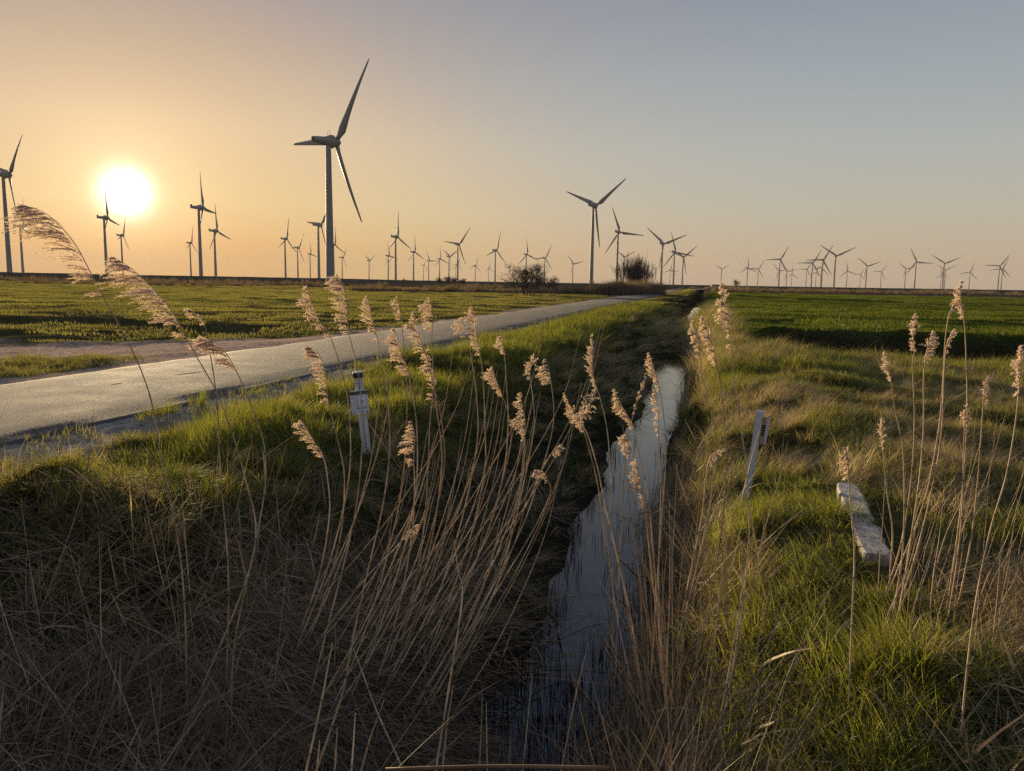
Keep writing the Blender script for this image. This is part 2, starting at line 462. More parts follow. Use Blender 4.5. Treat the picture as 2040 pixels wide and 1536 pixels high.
# blade of unit length along +z
sec = [(.045, .052, .052, 0, 0), (.09, .06, .045, 25, 0), (.16, .104, .034, 22, 0), (.24, .098, .027, 17, .002), (.36, .080, .020, 12, .006), (.52, .067, .014, 8, .012), (.7, .049, .010, 5, .022), (.86, .035, .007, 3, .034), (.96, .026, .004, 2, .042), (1.0, .006, .002, 2, .046)]
V = []; Fq = []; n = 10
for (z, ch, th, tw, bd) in sec:
    tw = math.radians(tw)
    for k in range(n):
        a = 2 * math.pi * k / n; x = .5 * ch * math.cos(a) - (.18 * ch if z > .08 else 0) * -1; y = .5 * th * math.sin(a)
        V.append((x * math.cos(tw) - y * math.sin(tw), x * math.sin(tw) + y * math.cos(tw) + bd, z))
for i in range(len(sec) - 1):
    for k in range(n): Fq.append((i * n + k, i * n + (k + 1) % n, (i + 1) * n + (k + 1) % n, (i + 1) * n + k))
Fq += [tuple(range(n - 1, -1, -1)), tuple((len(sec) - 1) * n + k for k in range(n))]
blade_me = mesh('blade', V, Fq, paint_m, True)
WIND = math.radians(32)
# hub u, hub v, rotor radius in photo pixels, clockwise angle of one blade, what sets it apart
TURB = [
    (671, 284, 187, 30, 'largest wind turbine, pale tower rising right of the low sun'),
    (19, 349, 105, 43.7, 'large wind turbine cut by the edge of the picture, behind the drooping reed plume'),
    (47, 451, 56, 2, 'turbine half hidden behind the biggest reed plume, beside the large cut-off turbine'),
    (215, 434, 68, -12, 'turbine just under the glowing sun, a blade pointing into the glare'),
    (246, 469, 42, 20, 'small turbine below and right of the sun, next to the turbine under the glare'),
    (382, 484, 34, 10, 'small turbine standing just left of the tall edge-on turbine right of the sun'),
    (405, 414, 80, -17, 'tall turbine seen edge-on, first big one right of the sun'),
    (433, 460, 56, -11, 'medium turbine just right of the tall edge-on turbine'),
    (572, 476, 44, 8, 'edge-on turbine with a straight-up blade, farthest left of the trio left of the largest tower'),
    (596, 493.6, 34, 30, 'middle turbine of the trio left of the largest tower'),
    (620, 506, 25, -15, 'shortest turbine of the trio left of the largest tower'),
    (640, 448.5, 58, 35, 'turbine whose rotor is partly covered by the largest tower'),
    (668, 487.5, 38, 0, 'turbine right behind the largest tower, blades showing on its right'),
    (684, 513, 25, 30, 'small turbine a little right of the foot of the largest tower'),
    (737, 519, 22, 60, 'small lone Y shaped turbine between the largest tower and the tall straight-bladed one'),
    (776, 509.5, 30, -18, 'taller of two turbines in line left of the straight-up bladed turbine'),
    (775, 521, 18, 55, 'smaller of two turbines in line left of the straight-up bladed turbine'),
    (793, 472, 52, 0, 'medium turbine with one blade straight up, above the plume by the road'),
    (827, 502, 35, -5, 'turbine just right of the medium straight-up bladed one, same pose but smaller'),
    (845, 528, 14, 25, 'tiny turbine low over the dike right of two straight-up bladed ones'),
    (856, 519.6, 24, -30, 'small turbine with a level blade left of the dark hedge'),
    (878, 516, 27, -8, 'small turbine directly above the left end of the dark hedge'),
    (897, 511, 30, 60, 'Y shaped turbine standing over the dark hedge'),
    (915, 487, 44, 39, 'tallest turbine over the dark hedge, one blade pointing left'),
    (913, 526, 19, 20, 'small rotor in front of the tallest tower over the dark hedge'),
    (909, 532, 12, 10, 'tiniest turbine over the dark hedge, beside the tallest tower'),
    (948.5, 529, 20, 15, 'small turbine just right of the dark hedge'),
    (975, 534, 16, 0, 'tiny turbine with straight-up blade left of the lone medium turbine'),
    (990, 499, 38, 14, 'lone medium turbine between the dark hedge and the bare round bush'),
    (1051, 507, 33, -8, 'turbine rising out of the bare round bush'),
    (1087, 514, 29, 27, 'turbine between the bare round bush and the small bare bush'),
    (1143, 525.6, 23, -42, 'small turbine left of the second largest turbine'),
    (1187.5, 410, 83, 49, 'second largest turbine, blue-grey tower left of the willow bush'),
    (1234.5, 462.5, 54, -22, 'turbine right of the second largest, tower behind the willow bush'),
    (1244.6, 512, 26, 63, 'short Y shaped turbine with its tower sunk in the willow bush'),
    (1322.4, 486, 51, -50, 'tallest of the cluster right of the willow bush, wide open Y'),
    (1346, 502, 41, -14, 'middle turbine of the cluster right of the willow bush'),
    (1362.5, 512, 35, 50, 'right turbine of the cluster right of the willow bush'),
    (1336, 538, 17, 10, 'tiny turbine low inside the cluster right of the willow bush'),
    (1342, 541, 14, 80, 'second tiny turbine low inside the cluster, just right of the other tiny one'),
    (1438, 536, 18, 60, 'small turbine above the low hut at the end of the ditch'),
    (1490.5, 533, 21, -3, 'turbine just right of the small round bush on the dike, blade straight up'),
    (1490, 537, 15, -48, 'fainter rotor in line with the straight-up turbine by the dike bush'),
    (1511.5, 536, 20, 31, 'second turbine right of the small round bush on the dike'),
    (1555, 517, 30, 28, 'dark medium turbine, first tall one over the bright green field'),
    (1552, 540, 20, -42, 'turbine hiding behind the first tall one over the bright green field'),
    (1568.5, 541, 20, 75, 'turbine just right behind the first tall one over the bright green field'),
    (1578, 546.5, 16, 0, 'tiny straight-up turbine right of the first tall one over the green field'),
    (1608, 536.5, 19, 30, 'small turbine at the left of the dense group over the green field'),
    (1619.4, 524, 30.6, 29, 'left one of two same-pose turbines in the dense group over the green field'),
    (1626.5, 543, 16, 12, 'tiny turbine low in the dense group over the green field'),
    (1637, 533, 22, 18, 'faint turbine behind the right one of the same-pose pair over the green field'),
    (1640, 518, 34.5, 29, 'right one of two same-pose turbines in the dense group over the green field'),
    (1666, 510, 39, -56, 'tallest turbine over the green field, wide Y with high arms'),
    (1688.6, 540, 20, -10, 'small turbine just right of the tallest Y over the green field'),
    (1714.7, 546.5, 15, 28, 'tiny turbine left of the medium Y over the middle of the green field'),
    (1728, 530, 26, -50, 'medium Y shaped turbine over the middle of the green field'),
    (1756.4, 541.5, 17, 31, 'small turbine right of the medium Y over the green field'),
    (1805, 536, 19, -48, 'small Y turbine touching the dark blade of its taller neighbour'),
    (1826, 522, 29, -27, 'dark turbine with a level right blade over the green field'),
    (1882, 525, 30, -55, 'tall Y turbine of the tight trio left of the lone far plume'),
    (1876, 547, 15, -10, 'lowest turbine of the tight trio left of the lone far plume'),
    (1884, 538, 20, -58, 'middle height turbine of the tight trio left of the lone far plume'),
    (1933, 542, 20, 18, 'lone small turbine just right of the highest reed plume on the right'),
    (1992, 530, 27, 33, 'left and higher one of the last pair of turbines at the right edge'),
    (1998, 535, 23, 20, 'right and lower one of the last pair of turbines at the right edge'),
]
FIT = {0: (176, 35, 30), 1: (102, 45, 26), 6: (80, -19, 40), 3: (66, -15, 33), 11: (62, 38, 32), 17: (52, -2, 37), 23: (42, 39, 21), 32: (83, 53, 26), 33: (54, -22, 23), 36: (41, -18, 26), 59: (30.5, -25, 20)}
for i, (u, v, R, ph, lab) in enumerate(TURB):
    px = horizon(u) - v
    hub_h = T64
    D = (hub_h - CAM.z) * F / px
    if D > 3700: D = 3700
    hp = at(u, v, D); s = R * D / F; k = s / 41.0
    yaw = (WIND if i < 30 else math.radians(20)) + math.radians(rnd.uniform(-3, 3))
    if i in FIT: R, ph, yaw = FIT[i][0], FIT[i][1], math.radians(FIT[i][2]); s = R * D / F; k = s / 41.0
    nax = Vector((math.sin(yaw), math.cos(yaw), 0))
    b = hp - nax * 4.6 * k
    root = empty('wind_turbine', (b.x, b.y, 0), -yaw)
    tag(root, lab, 'wind turbine', 'wind turbines across the marsh')
    parts = [('tower', tower_me, (0, 0, 0), (max(.8, k) if i else 1.0, max(.8, k) if i else 1.0, hp.z / T64)), ('nacelle', nac_me, (0, 0, hp.z), (k, k, k)), ('spinner', spin_me, (0, 0, hp.z), (k, k, k))]
    if i: parts.append(('cooler_box', cool_me, (0, 0, hp.z), (k, k, k)))
    else: parts += [('vent', vent_me, (0, 0, hp.z), (k, k, k)), ('wind_mast', mast_me, (0, 0, hp.z), (k, k, k))]
    for nm, me, l, sc in parts:
        o = obj(nm, me, root, l); o.scale = sc
    for q in range(3):
        o = obj('blade', blade_me, root, (0, 4.3 * k, hp.z)); o.scale = (s, s, s)
        o.rotation_euler = (0, math.radians(ph + 120 * q), 0)

# ------------------------------------------------------------------ plant materials
def leaf_mat(name, lo, hi, root, trans=.45, gloss=.06, tr_gain=1.25, mid=.5):
    """blade / straw: tint per clump, darker root, light shines through"""
    m = bpy.data.materials.new(name); m.use_nodes = True; t = m.node_tree; t.nodes.clear(); T = NT(t)
    out = T.n('ShaderNodeOutputMaterial')
    a = T.n('ShaderNodeAttribute', attribute_name='tint', attribute_type='INSTANCER')
    b = T.n('ShaderNodeAttribute', attribute_name='own'); h = T.n('ShaderNodeAttribute', attribute_name='up')
    f = T.math('ADD', T.math('MULTIPLY', a.outputs['Fac'], .62), T.math('MULTIPLY', b.outputs['Fac'], .38), True)
    c = T.ramp(f, [(0, lo), (.5, tuple(p + (q - p) * mid for p, q in zip(lo, hi))), (1, hi)])
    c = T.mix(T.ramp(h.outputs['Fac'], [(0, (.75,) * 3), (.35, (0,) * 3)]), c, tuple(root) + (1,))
    d = T.n('ShaderNodeBsdfDiffuse'); T.put(c, d.inputs[0])
    tr = T.n('ShaderNodeBsdfTranslucent'); T.put(T.mix(1.0, c, (tr_gain, tr_gain * .98, tr_gain * .6, 1), 'MULTIPLY'), tr.inputs[0])
    g = T.n('ShaderNodeBsdfGlossy'); g.inputs['Roughness'].default_value = .45; g.inputs[0].default_value = (.8, .8, .75, 1)
    m1 = T.n('ShaderNodeMixShader'); m1.inputs[0].default_value = trans; T.put(d.outputs[0], m1.inputs[1]); T.put(tr.outputs[0], m1.inputs[2])
    m2 = T.n('ShaderNodeMixShader'); m2.inputs[0].default_value = gloss; T.put(m1.outputs[0], m2.inputs[1]); T.put(g.outputs[0], m2.inputs[2])
    T.put(m2.outputs[0], out.inputs[0]); return m


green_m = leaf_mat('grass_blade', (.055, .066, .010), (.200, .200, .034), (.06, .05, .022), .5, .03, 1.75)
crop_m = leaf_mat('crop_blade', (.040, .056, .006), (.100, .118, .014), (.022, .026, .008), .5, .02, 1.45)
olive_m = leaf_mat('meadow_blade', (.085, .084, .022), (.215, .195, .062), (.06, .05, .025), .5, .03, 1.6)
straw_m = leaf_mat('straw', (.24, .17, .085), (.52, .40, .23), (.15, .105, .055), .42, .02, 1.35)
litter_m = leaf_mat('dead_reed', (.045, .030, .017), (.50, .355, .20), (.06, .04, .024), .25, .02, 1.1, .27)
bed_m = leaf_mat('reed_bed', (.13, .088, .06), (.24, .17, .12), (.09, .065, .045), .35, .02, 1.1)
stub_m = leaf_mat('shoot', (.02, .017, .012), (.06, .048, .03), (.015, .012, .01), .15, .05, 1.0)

PROTO = {}


def clump(name, mat, blades):
    """blades: (base, azimuth, length, lean, bend, width, own) -> one mesh of 4-segment strips"""
    V = []; Fq = []; up = []; own = []
    for (bx, by, az, L, lean, bend, wd, ow) in blades:
        k = len(V); x, y, z = bx, by, 0.0; ang = lean; n = 4
        ca, sa = math.cos(az), math.sin(az)
        tw = az + math.pi / 2 + random.Random(k).uniform(-.6, .6)
        px, py = math.cos(tw), math.sin(tw)
        for i in range(n + 1):
            t = i / n; w = wd * (1 - t) ** .7 * .5 if i < n else 0
            if i < n:
                V += [(x - px * w, y - py * w, z), (x + px * w, y + py * w, z)]; up += [t, t]; own += [ow, ow]
                if i: a = k + 2 * i - 2; Fq.append((a, a + 1, a + 3, a + 2))
            else:
                V.append((x, y, z)); up.append(1); own.append(ow); a = k + 2 * i - 2; Fq.append((a, a + 1, a + 2))
            s = L / n; x += math.sin(ang) * ca * s; y += math.sin(ang) * sa * s; z += math.cos(ang) * s; ang += bend / n
    return mesh(name, V, Fq, mat, False, {'up': ('FLOAT', up), 'own': ('FLOAT', own)})


def protos(key, mat, count, fn):
    c = bpy.data.collections.new('clumps_' + key)
    for i in range(count):
        r = random.Random(hash_(key) + i); o = bpy.data.objects.new('%s_clump_%02d' % (key, i), clump(key + '_clump', mat, fn(r))); c.objects.link(o)
    PROTO[key] = (c, count)


def hash_(s): return sum(ord(ch) * (i + 3) for i, ch in enumerate(s))


def disc(r, R):
    a = r.uniform(0, 2 * math.pi); q = R * math.sqrt(r.random()); return q * math.cos(a), q * math.sin(a)


TWO = 2 * math.pi
def g_fn(r):     # tufted green grass
    out = []
    for i in range(34):
        x, y = disc(r, .085); az = math.atan2(y, x) + r.gauss(0, .7)
        out.append((x, y, az, r.uniform(.10, .27), r.uniform(.05, .45), r.uniform(.2, 1.5), r.uniform(.0035, .0065), r.random()))
    return out
def t_fn(r):     # short meadow turf
    out = []
    for i in range(46):
        x, y = disc(r, .15); az = r.uniform(0, TWO)
        out.append((x, y, az, r.uniform(.05, .14), r.uniform(.05, .6), r.uniform(.2, 1.4), r.uniform(.004, .007), r.random()))
    return out
def d_fn(r):     # arching dry tussock, combed one way (+x)
    out = []
    for i in range(36):
        x, y = disc(r, .07); az = r.gauss(0, .75)
        out.append((x, y, az, r.uniform(.22, .5), r.uniform(.15, .7), r.uniform(.4, 1.5), r.uniform(.002, .0042), r.random()))
    return out
def l_fn(r):     # fallen litter, nearly flat stems
    out = []
    for i in range(22):
        x, y = disc(r, .22); az = r.gauss(0, .55) + (math.pi if r.random() < .4 else 0)
        out.append((x, y, az, r.uniform(.2, .75), r.uniform(1.05, 1.5), r.uniform(-.1, .45), r.uniform(.003, .0065), r.random()))
    for i in range(6):      # broad curled dead leaves
        x, y = disc(r, .22)
        out.append((x, y, r.uniform(0, TWO), r.uniform(.12, .32), r.uniform(.7, 1.4), r.uniform(.2, 1.6), r.uniform(.009, .016), r.uniform(.4, 1)))
    return out
def c_fn(r):     # 2 m patch of drilled winter crop seen from afar
    out = []
    for i in range(420):
        x, y = r.uniform(-1, 1), r.uniform(-1, 1); az = r.uniform(0, TWO)
        out.append((x, y, az, r.uniform(.07, .17), r.uniform(.05, .5), r.uniform(.3, 1.2), r.uniform(.016, .03), r.random()))
    return out
def b_fn(r):     # stand of dead reeds, 1 m across
    out = []
    for i in range(60):
        x, y = disc(r, .55); az = r.gauss(2.6, .8); L = r.uniform(.9, 1.9)
        out.append((x, y, az, L, r.uniform(.0, .16), r.uniform(.05, .5), r.uniform(.014, .03), r.random()))
        if L > 1.5 and r.random() < .5: out.append((x, y, az, L * 1.12, .05, .35, .05, r.random()))
    return out
def s_fn(r):     # dark shoots and broken stalks standing in water
    out = []
    for i in range(9):
        x, y = disc(r, .12); az = r.uniform(0, TWO)
        out.append((x, y, az, r.uniform(.06, .24), r.uniform(.0, .25), r.uniform(-.2, .6), r.uniform(.004, .008), r.random()))
    return out


protos('green', green_m, 6, g_fn); protos('turf', olive_m, 5, t_fn); protos('straw', straw_m, 6, d_fn)
protos('litter', litter_m, 6, l_fn); protos('crop', crop_m, 4, c_fn); protos('meadow', olive_m, 4, c_fn)
protos('bed', bed_m, 4, b_fn); protos('shoot', stub_m, 4, s_fn); protos('sprout', green_m, 5, t_fn)


def scatter(name, key, pts, rot, scl, tint, label):
    pts = np.asarray(pts, float); n = len(pts)
    if n == 0: return
    c, cnt = PROTO[key]
    me = mesh(name, pts, [], None, False, {'turn': ('FLOAT_VECTOR', rot), 'size': ('FLOAT_VECTOR', scl), 'tint': ('FLOAT', tint), 'pick': ('INT', NR.integers(0, cnt, n))})
    o = obj(name, me); tag(o, label, kind='stuff')
    ng = bpy.data.node_groups.new(name, 'GeometryNodeTree')
    ng.interface.new_socket('Geometry', in_out='INPUT', socket_type='NodeSocketGeometry'); ng.interface.new_socket('Geometry', in_out='OUTPUT', socket_type='NodeSocketGeometry')
    N = ng.nodes; L = ng.links
    gi = N.new('NodeGroupInput'); go = N.new('NodeGroupOutput'); ip = N.new('GeometryNodeInstanceOnPoints')
    ci = N.new('GeometryNodeCollectionInfo'); ci.inputs['Collection'].default_value = c; ci.inputs['Separate Children'].default_value = True; ci.inputs['Reset Children'].default_value = True
    def na(nm, ty):
        q = N.new('GeometryNodeInputNamedAttribute'); q.data_type = ty; q.inputs['Name'].default_value = nm; return q.outputs[0]
    er = N.new('FunctionNodeEulerToRotation'); L.new(na('turn', 'FLOAT_VECTOR'), er.inputs[0])
    L.new(gi.outputs[0], ip.inputs['Points']); L.new(ci.outputs[0], ip.inputs['Instance']); ip.inputs['Pick Instance'].default_value = True
    L.new(na('pick', 'INT'), ip.inputs['Instance Index']); L.new(er.outputs[0], ip.inputs['Rotation']); L.new(na('size', 'FLOAT_VECTOR'), ip.inputs['Scale'])
    L.new(ip.outputs[0], go.inputs[0])
    md = o.modifiers.new('scatter', 'NODES'); md.node_group = ng
    return o


R2 = np.array([RT.x, RT.y]) / math.hypot(RT.x, RT.y); F2 = np.array([FW.x, FW.y]) / math.hypot(FW.x, FW.y)


def sample(d0, d1, dens, pw=0.0, margin=.86):
    """points on the ground in the view wedge, density dens per m2 at d0 falling as (d0/D)**pw"""
    D = np.linspace(d0, d1, 4000); rho = dens * (d0 / D) ** pw * 2 * margin * D
    cum = np.concatenate([[0], np.cumsum((rho[1:] + rho[:-1]) / 2 * np.diff(D))]); n = int(cum[-1])
    dd = np.interp(NR.random(n) * cum[-1], cum, D); la = (NR.random(n) * 2 - 1) * margin * dd
    p = dd[:, None] * F2 + la[:, None] * R2
    return p[:, 0], p[:, 1], dd


def normal_tilt(x, y, amt):
    e = .08; dx = (height(x + e, y) - height(x - e, y)) / (2 * e); dy = (height(x, y + e) - height(x, y - e)) / (2 * e)
    return np.arctan(dy) * amt, -np.arctan(dx) * amt


def place(name, key, x, y, prob, size, hgt, tint, label, tilt=.5, az=None, zoff=-.01):
    keep = NR.random(len(x)) < prob
    x, y = x[keep], y[keep]; f = lambda q: (q[keep] if hasattr(q, '__len__') else np.full(len(x), q))
    z = height(x, y) + zoff; tx, ty = normal_tilt(x, y, tilt)
    a = f(az) if az is not None else NR.random(len(x)) * TWO
    s = f(size) * NR.uniform(.75, 1.3, len(x)); h = f(hgt) * NR.uniform(.7, 1.35, len(x))
    scatter(name, key, np.stack([x, y, z], 1), np.stack([tx, ty, a], 1), np.stack([s, s, h], 1), np.clip(f(tint) + NR.normal(0, .16, len(x)), 0, 1), label)


def masks(x, y):
    M = {}
    M['road'] = ((x > -10.05 + 0) & (x < -6.42)).astype(float) * (y < 400)
    nb = fbm(x, y, .45, 3); nc = fbm(x + 50, y + 20, 1.3, 3); nt = fbm(x - 20, y + 70, .22, 2)
    M['nb'], M['nc'], M['nt'] = nb, nc, nt
    z = height(x, y)
    wet = (z < WATER_Z + .04) & (x > -3) & (x < .6)
    M['wet'] = wet.astype(float)
    hollow = sst(-7, -4.6, x) * (1 - sst(-1.3, -.8, x)) * (1 - sst(3.4 + 1.9 * sst(-3.3, -1.8, x), 4.9 + 1.9 * sst(-3.3, -1.8, x), y))
    M['hollow'] = np.clip(hollow, 0, 1)
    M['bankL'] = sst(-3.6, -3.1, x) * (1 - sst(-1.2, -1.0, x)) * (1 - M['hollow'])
    M['bankR'] = sst(-.6, -.4, x) * (1 - sst(.1, .4, x))
    M['verge'] = sst(-6.0, -5.5, x) * (1 - sst(-3.6, -2.9, x)) * (1 - .85 * M['hollow'])
    M['right'] = sst(.0, .4, x) * (1 - sst(22.6, 23.2, y) * sst(.8, 1.8, x))
    M['cross'] = sst(1.5, 3.0, x) * (1 - sst(1.6, 2.6, np.abs(y - CROSS_Y)))
    M['fieldR'] = sst(27.6, 28.3, y) * sst(.6, 1.4, x)
    M['fieldL'] = (1 - sst(-10.9, -10.5, x))
    M['dirt'] = dirt_w(x, y); M['gravel'] = gravel_w(x, y)
    M['dam'] = sst(31, 34, y) * (1 - sst(45, 48, y)) * sst(-3, -2.5, x) * (1 - sst(.2, .8, x))
    ab = np.array([PLANK_B.x - PLANK_A.x, PLANK_B.y - PLANK_A.y]); Lq = np.hypot(*ab); ab /= Lq
    tq = (x - PLANK_A.x) * ab[0] + (y - PLANK_A.y) * ab[1]; sq = (x - PLANK_A.x) * ab[1] - (y - PLANK_A.y) * ab[0]   # + = photo's left
    M['clear'] = 1 - ((tq > -.05) & (tq < Lq + .05) & (sq > -.30) & (sq < .05)).astype(float)
    return M


ok = lambda M: (1 - M['road']) * (1 - M['wet']) * M['clear']
# ---- near ground, 2.2 - 16 m
x, y, D = sample(1.9, 16, 330, .9); M = masks(x, y)
patch = np.clip(.5 * sst(.5, .6, M['nb']) + .85 * sst(1.0, 1.9, x + (M['nc'] - .5)) * (1 - sst(4.2, 5.2, y + 2 * (M['nb'] - .5))) + .9 * (1 - sst(.8, 1.9, x)) * sst(6.4, 7.6, y) * sst(.3, .45, M['nb']), 0, 1)                                   # 1 = straw patches on the right bank
tus = .6 + .9 * sst(.35, .75, M['nc'])
pg = ok(M) * np.clip(M['verge'] * (.95 - .5 * M['gravel']) + M['bankL'] * .55 * (1 - sst(-2.0, -1.5, x)) + M['bankR'] * .25 + M['hollow'] * .85 * (1 - sst(.42, .56, M['nc'])) + M['right'] * (1 - .6 * patch) * (1 - .75 * sst(1.4, 2.6, x)) + M['fieldL'] * .15 * (1 - M['dirt']), 0, 1)
lip = np.exp(-((x + 6.33) / .13) ** 2) * .5 * sst(.42, .6, M['nc']) * (x > -6.5)
pg = np.clip(pg * (1 - .75 * M['dirt']) * (1 - .9 * M['gravel']) + lip, 0, 1)
place('green_grass', 'green', x, y, pg, 1.0 + .02 * D, tus * .85 * (1 - .55 * M['bankL']) * (1 - .36 * M['right']), .2 + .5 * M['nt'] + .6 * (M['nc'] - .5) - .4 * M['bankL'], 'tufted green grass on the verge and ditch banks near the camera', .6)  # lower tint on bankL paints the shaded ditch wall darker
ps = ok(M) * np.clip(M['right'] * patch * .62 + M['bankR'] * .24 + M['verge'] * .07 * sst(.55, .7, M['nb']) + M['bankL'] * .12 + M['hollow'] * .22, 0, 1) * (1 - .8 * M['gravel'])
az = np.where(x > -1, NR.normal(.35, .5, len(x)), NR.normal(-.6, .9, len(x)))
place('dry_grass', 'straw', x, y, ps * .75, .9 + .02 * D, (.55 + .5 * M['nc']) * (1 - .45 * M['hollow']) * (1 - .35 * M['bankR']) * (1 - .25 * M['right']), .35 + .4 * M['nt'], 'bleached dry grass tussocks combed over by the wind', .7, az)
pm = ok(M) * np.clip(M['right'] * sst(1.2, 2.2, x) * .9 * (1 - .7 * patch) + M['fieldL'] * .75 + M['verge'] * .15 + M['gravel'] * .06, 0, 1) * (1 - M['dirt'] * .97)
place('meadow_turf', 'turf', x, y, pm, 1.1 + .03 * D, .8 + .6 * M['nc'], .2 + .6 * M['nt'], 'short olive meadow turf behind the right bank and across the lane', .7)
x, y, D = sample(1.9, 9, 125, .5); M = masks(x, y)
pl = np.clip(M['hollow'] * (.35 + .65 * sst(.38, .55, M['nc'])) + M['bankL'] * .1 + M['bankR'] * .4 + (1 - sst(3.0, 4.3, y)) * sst(-2, -1, x) * (1 - sst(-.2, .3, x)) + M['right'] * (.08 * sst(.5, .6, M['nb']) + .45 * sst(.9, 1.7, x) * (1 - sst(3.9, 5.2, y + 2 * (M['nb'] - .5)))), 0, 1)
pl = pl * (1 - M['wet'] * sst(3.7, 4.4, y)); az = np.where(x < -1.6, -.75 + 3.4 * (fbm(x, y, .55, 2) - .5) + NR.normal(0, .24, len(x)), np.where(x > -.5, NR.normal(.9, .5, len(x)), NR.normal(.05, .25, len(x))))
zo = np.where((y < 4.4) & (x > -2.2) & (x < -.2), .02, 0)
keep = NR.random(len(x)) < pl; x, y, az, M_nt = x[keep], y[keep], az[keep], M['nt'][keep]
z = np.maximum(height(x, y), WATER_Z + .02) + NR.random(len(x)) ** 2 * .12; tx, ty = normal_tilt(x, y, .8)
scatter('reed_litter', 'litter', np.stack([x, y, z], 1), np.stack([tx, ty, az], 1), NR.uniform(.6, 1.5, (len(x), 1)) * np.ones((1, 3)), np.clip(.05 + .75 * fbm(x, y, 1.1, 3) + NR.normal(0, .24, len(x)), 0, 1), 'matted fallen reed straw filling the near end of the ditch')
# ---- shoots in the water margin
x, y, D = sample(3, 14, 230, 1.2, .5); wet = (height(x, y) < WATER_Z + .03) & (x > -2.5) & (x < .3)
shore = np.clip((height(x, y) - (WATER_Z - .33)) / .33, 0, 1); pr = wet * np.clip(.75 * shore ** 3 + .55 * (1 - sst(4.2, 6.5, y)) + .05, 0, 1)
keep = NR.random(len(x)) < pr; x, y = x[keep], y[keep]; n = len(x)
scatter('water_shoots', 'shoot', np.stack([x, y, np.full(n, WATER_Z - .02)], 1), np.stack([np.zeros(n), np.zeros(n), NR.random(n) * TWO], 1), NR.uniform(.7, 1.5, (n, 1)) * np.ones((1, 3)), NR.random(n), 'dark broken stalks and shoots standing in the ditch water')
# ---- middle distance, 14 - 60 m
x, y, D = sample(14.5, 62, 34, 1.75); M = masks(x, y); g = D / 14.5
sz = 1.9 * g ** .8; hh = 1.25 * g ** .25
pg = ok(M) * np.clip(M['verge'] * .95 + M['bankL'] * .4 + M['dam'] * .6 + M['right'] * .8 * (1 - .5 * sst(1.5, 3, x)), 0, 1) * (1 - M['dirt']) * (1 - .8 * M['gravel'])
place('bank_grass', 'green', x, y, pg, sz, hh * (.6 + .8 * M['nc']) * (1 - .55 * M['bankL']), .3 + .5 * M['nt'] - .35 * M['bankL'], 'rough green grass along the lane verge and far banks', .5)  # bankL tint lowered too: bank shade put into the grass colour
ps = ok(M) * np.clip(M['right'] * sst(.42, .52, M['nb']) * .7 * (1 - .85 * sst(1.6, 2.8, x)) + M['bankR'] * .6 + M['bankL'] * .25 + M['dam'] * .3, 0, 1)
place('bank_straw', 'straw', x, y, ps * .7, sz * .9, hh * .8, .3 + .5 * M['nt'], 'pale dry grass strewn along the far ditch banks', .6, NR.normal(.3, .6, len(x)))
x2, y2, D2 = sample(14.5, 30, 40, 1.2); M2 = masks(x2, y2)
place('meadow_sward', 'turf', x2, y2, ok(M2) * M2['right'] * sst(1.2, 2.4, x2), 1.7, 1.0 + .6 * M2['nc'], .2 + .6 * M2['nt'], 'olive meadow sward stretching to the cross ditch', .6)
# ---- fields to 300 m in patches
x, y, D = sample(17, 330, .62, .55, .8); M = masks(x, y)
pc = M['fieldR'] * (1 - sst(165, 190, y))
wave = fbm(x * .25, y, .35, 3)
place('field_crop', 'crop', x, y, pc * sst(.2, .42, wave), .95 + .002 * D, (.55 + .9 * sst(.3, .7, wave)), .3 + .5 * M['nt'] + .3 * (wave - .5), 'bright green winter crop covering the flat field beyond the cross ditch', .4)
pf = M['fieldL'] * ok(M) * (1 - M['dirt']) * (1 - sst(150, 200, D)) * sst(.02, .28, wave) * (1 - ((np.abs(y - 23.2) < 1.7) & (x < -13)))
place('field_grass', 'meadow', x, y, pf, .95 + .002 * D, (.5 + .45 * sst(.3, .7, wave)), .25 + .6 * M['nt'], 'grazed olive green grassland across the lane', .4)
pv = np.clip(sst(-6, -5.5, x) * (1 - sst(-2.8, -2.2, x)) + sst(-14, -12.5, x) * (1 - sst(-10.6, -10.2, x)) * .0, 0, 1) * sst(50, 56, y) * (1 - sst(300, 330, y))
place('lane_verge', 'meadow', x, y, pv, .8, 1.0, .5, 'green verge strip running far along the lane', .3)


def bed(pts, width, step, hmul):
    out = []
    for a, b in zip(pts[:-1], pts[1:]):
        a = Vector(a); b = Vector(b); n = max(2, int((b - a).length / step))
        for i in range(n):
            p = a.lerp(b, (i + rnd.random()) / n); s = Vector((-(b - a).y, (b - a).x, 0)).normalized() * rnd.gauss(0, width)
            if vnoise(p.x, p.y, .12) > .28: out.append((p.x + s.x, p.y + s.y, hmul * rnd.uniform(.6, 1.2) * (.6 + .6 * float(vnoise(p.x, p.y, .2)))))
    return out


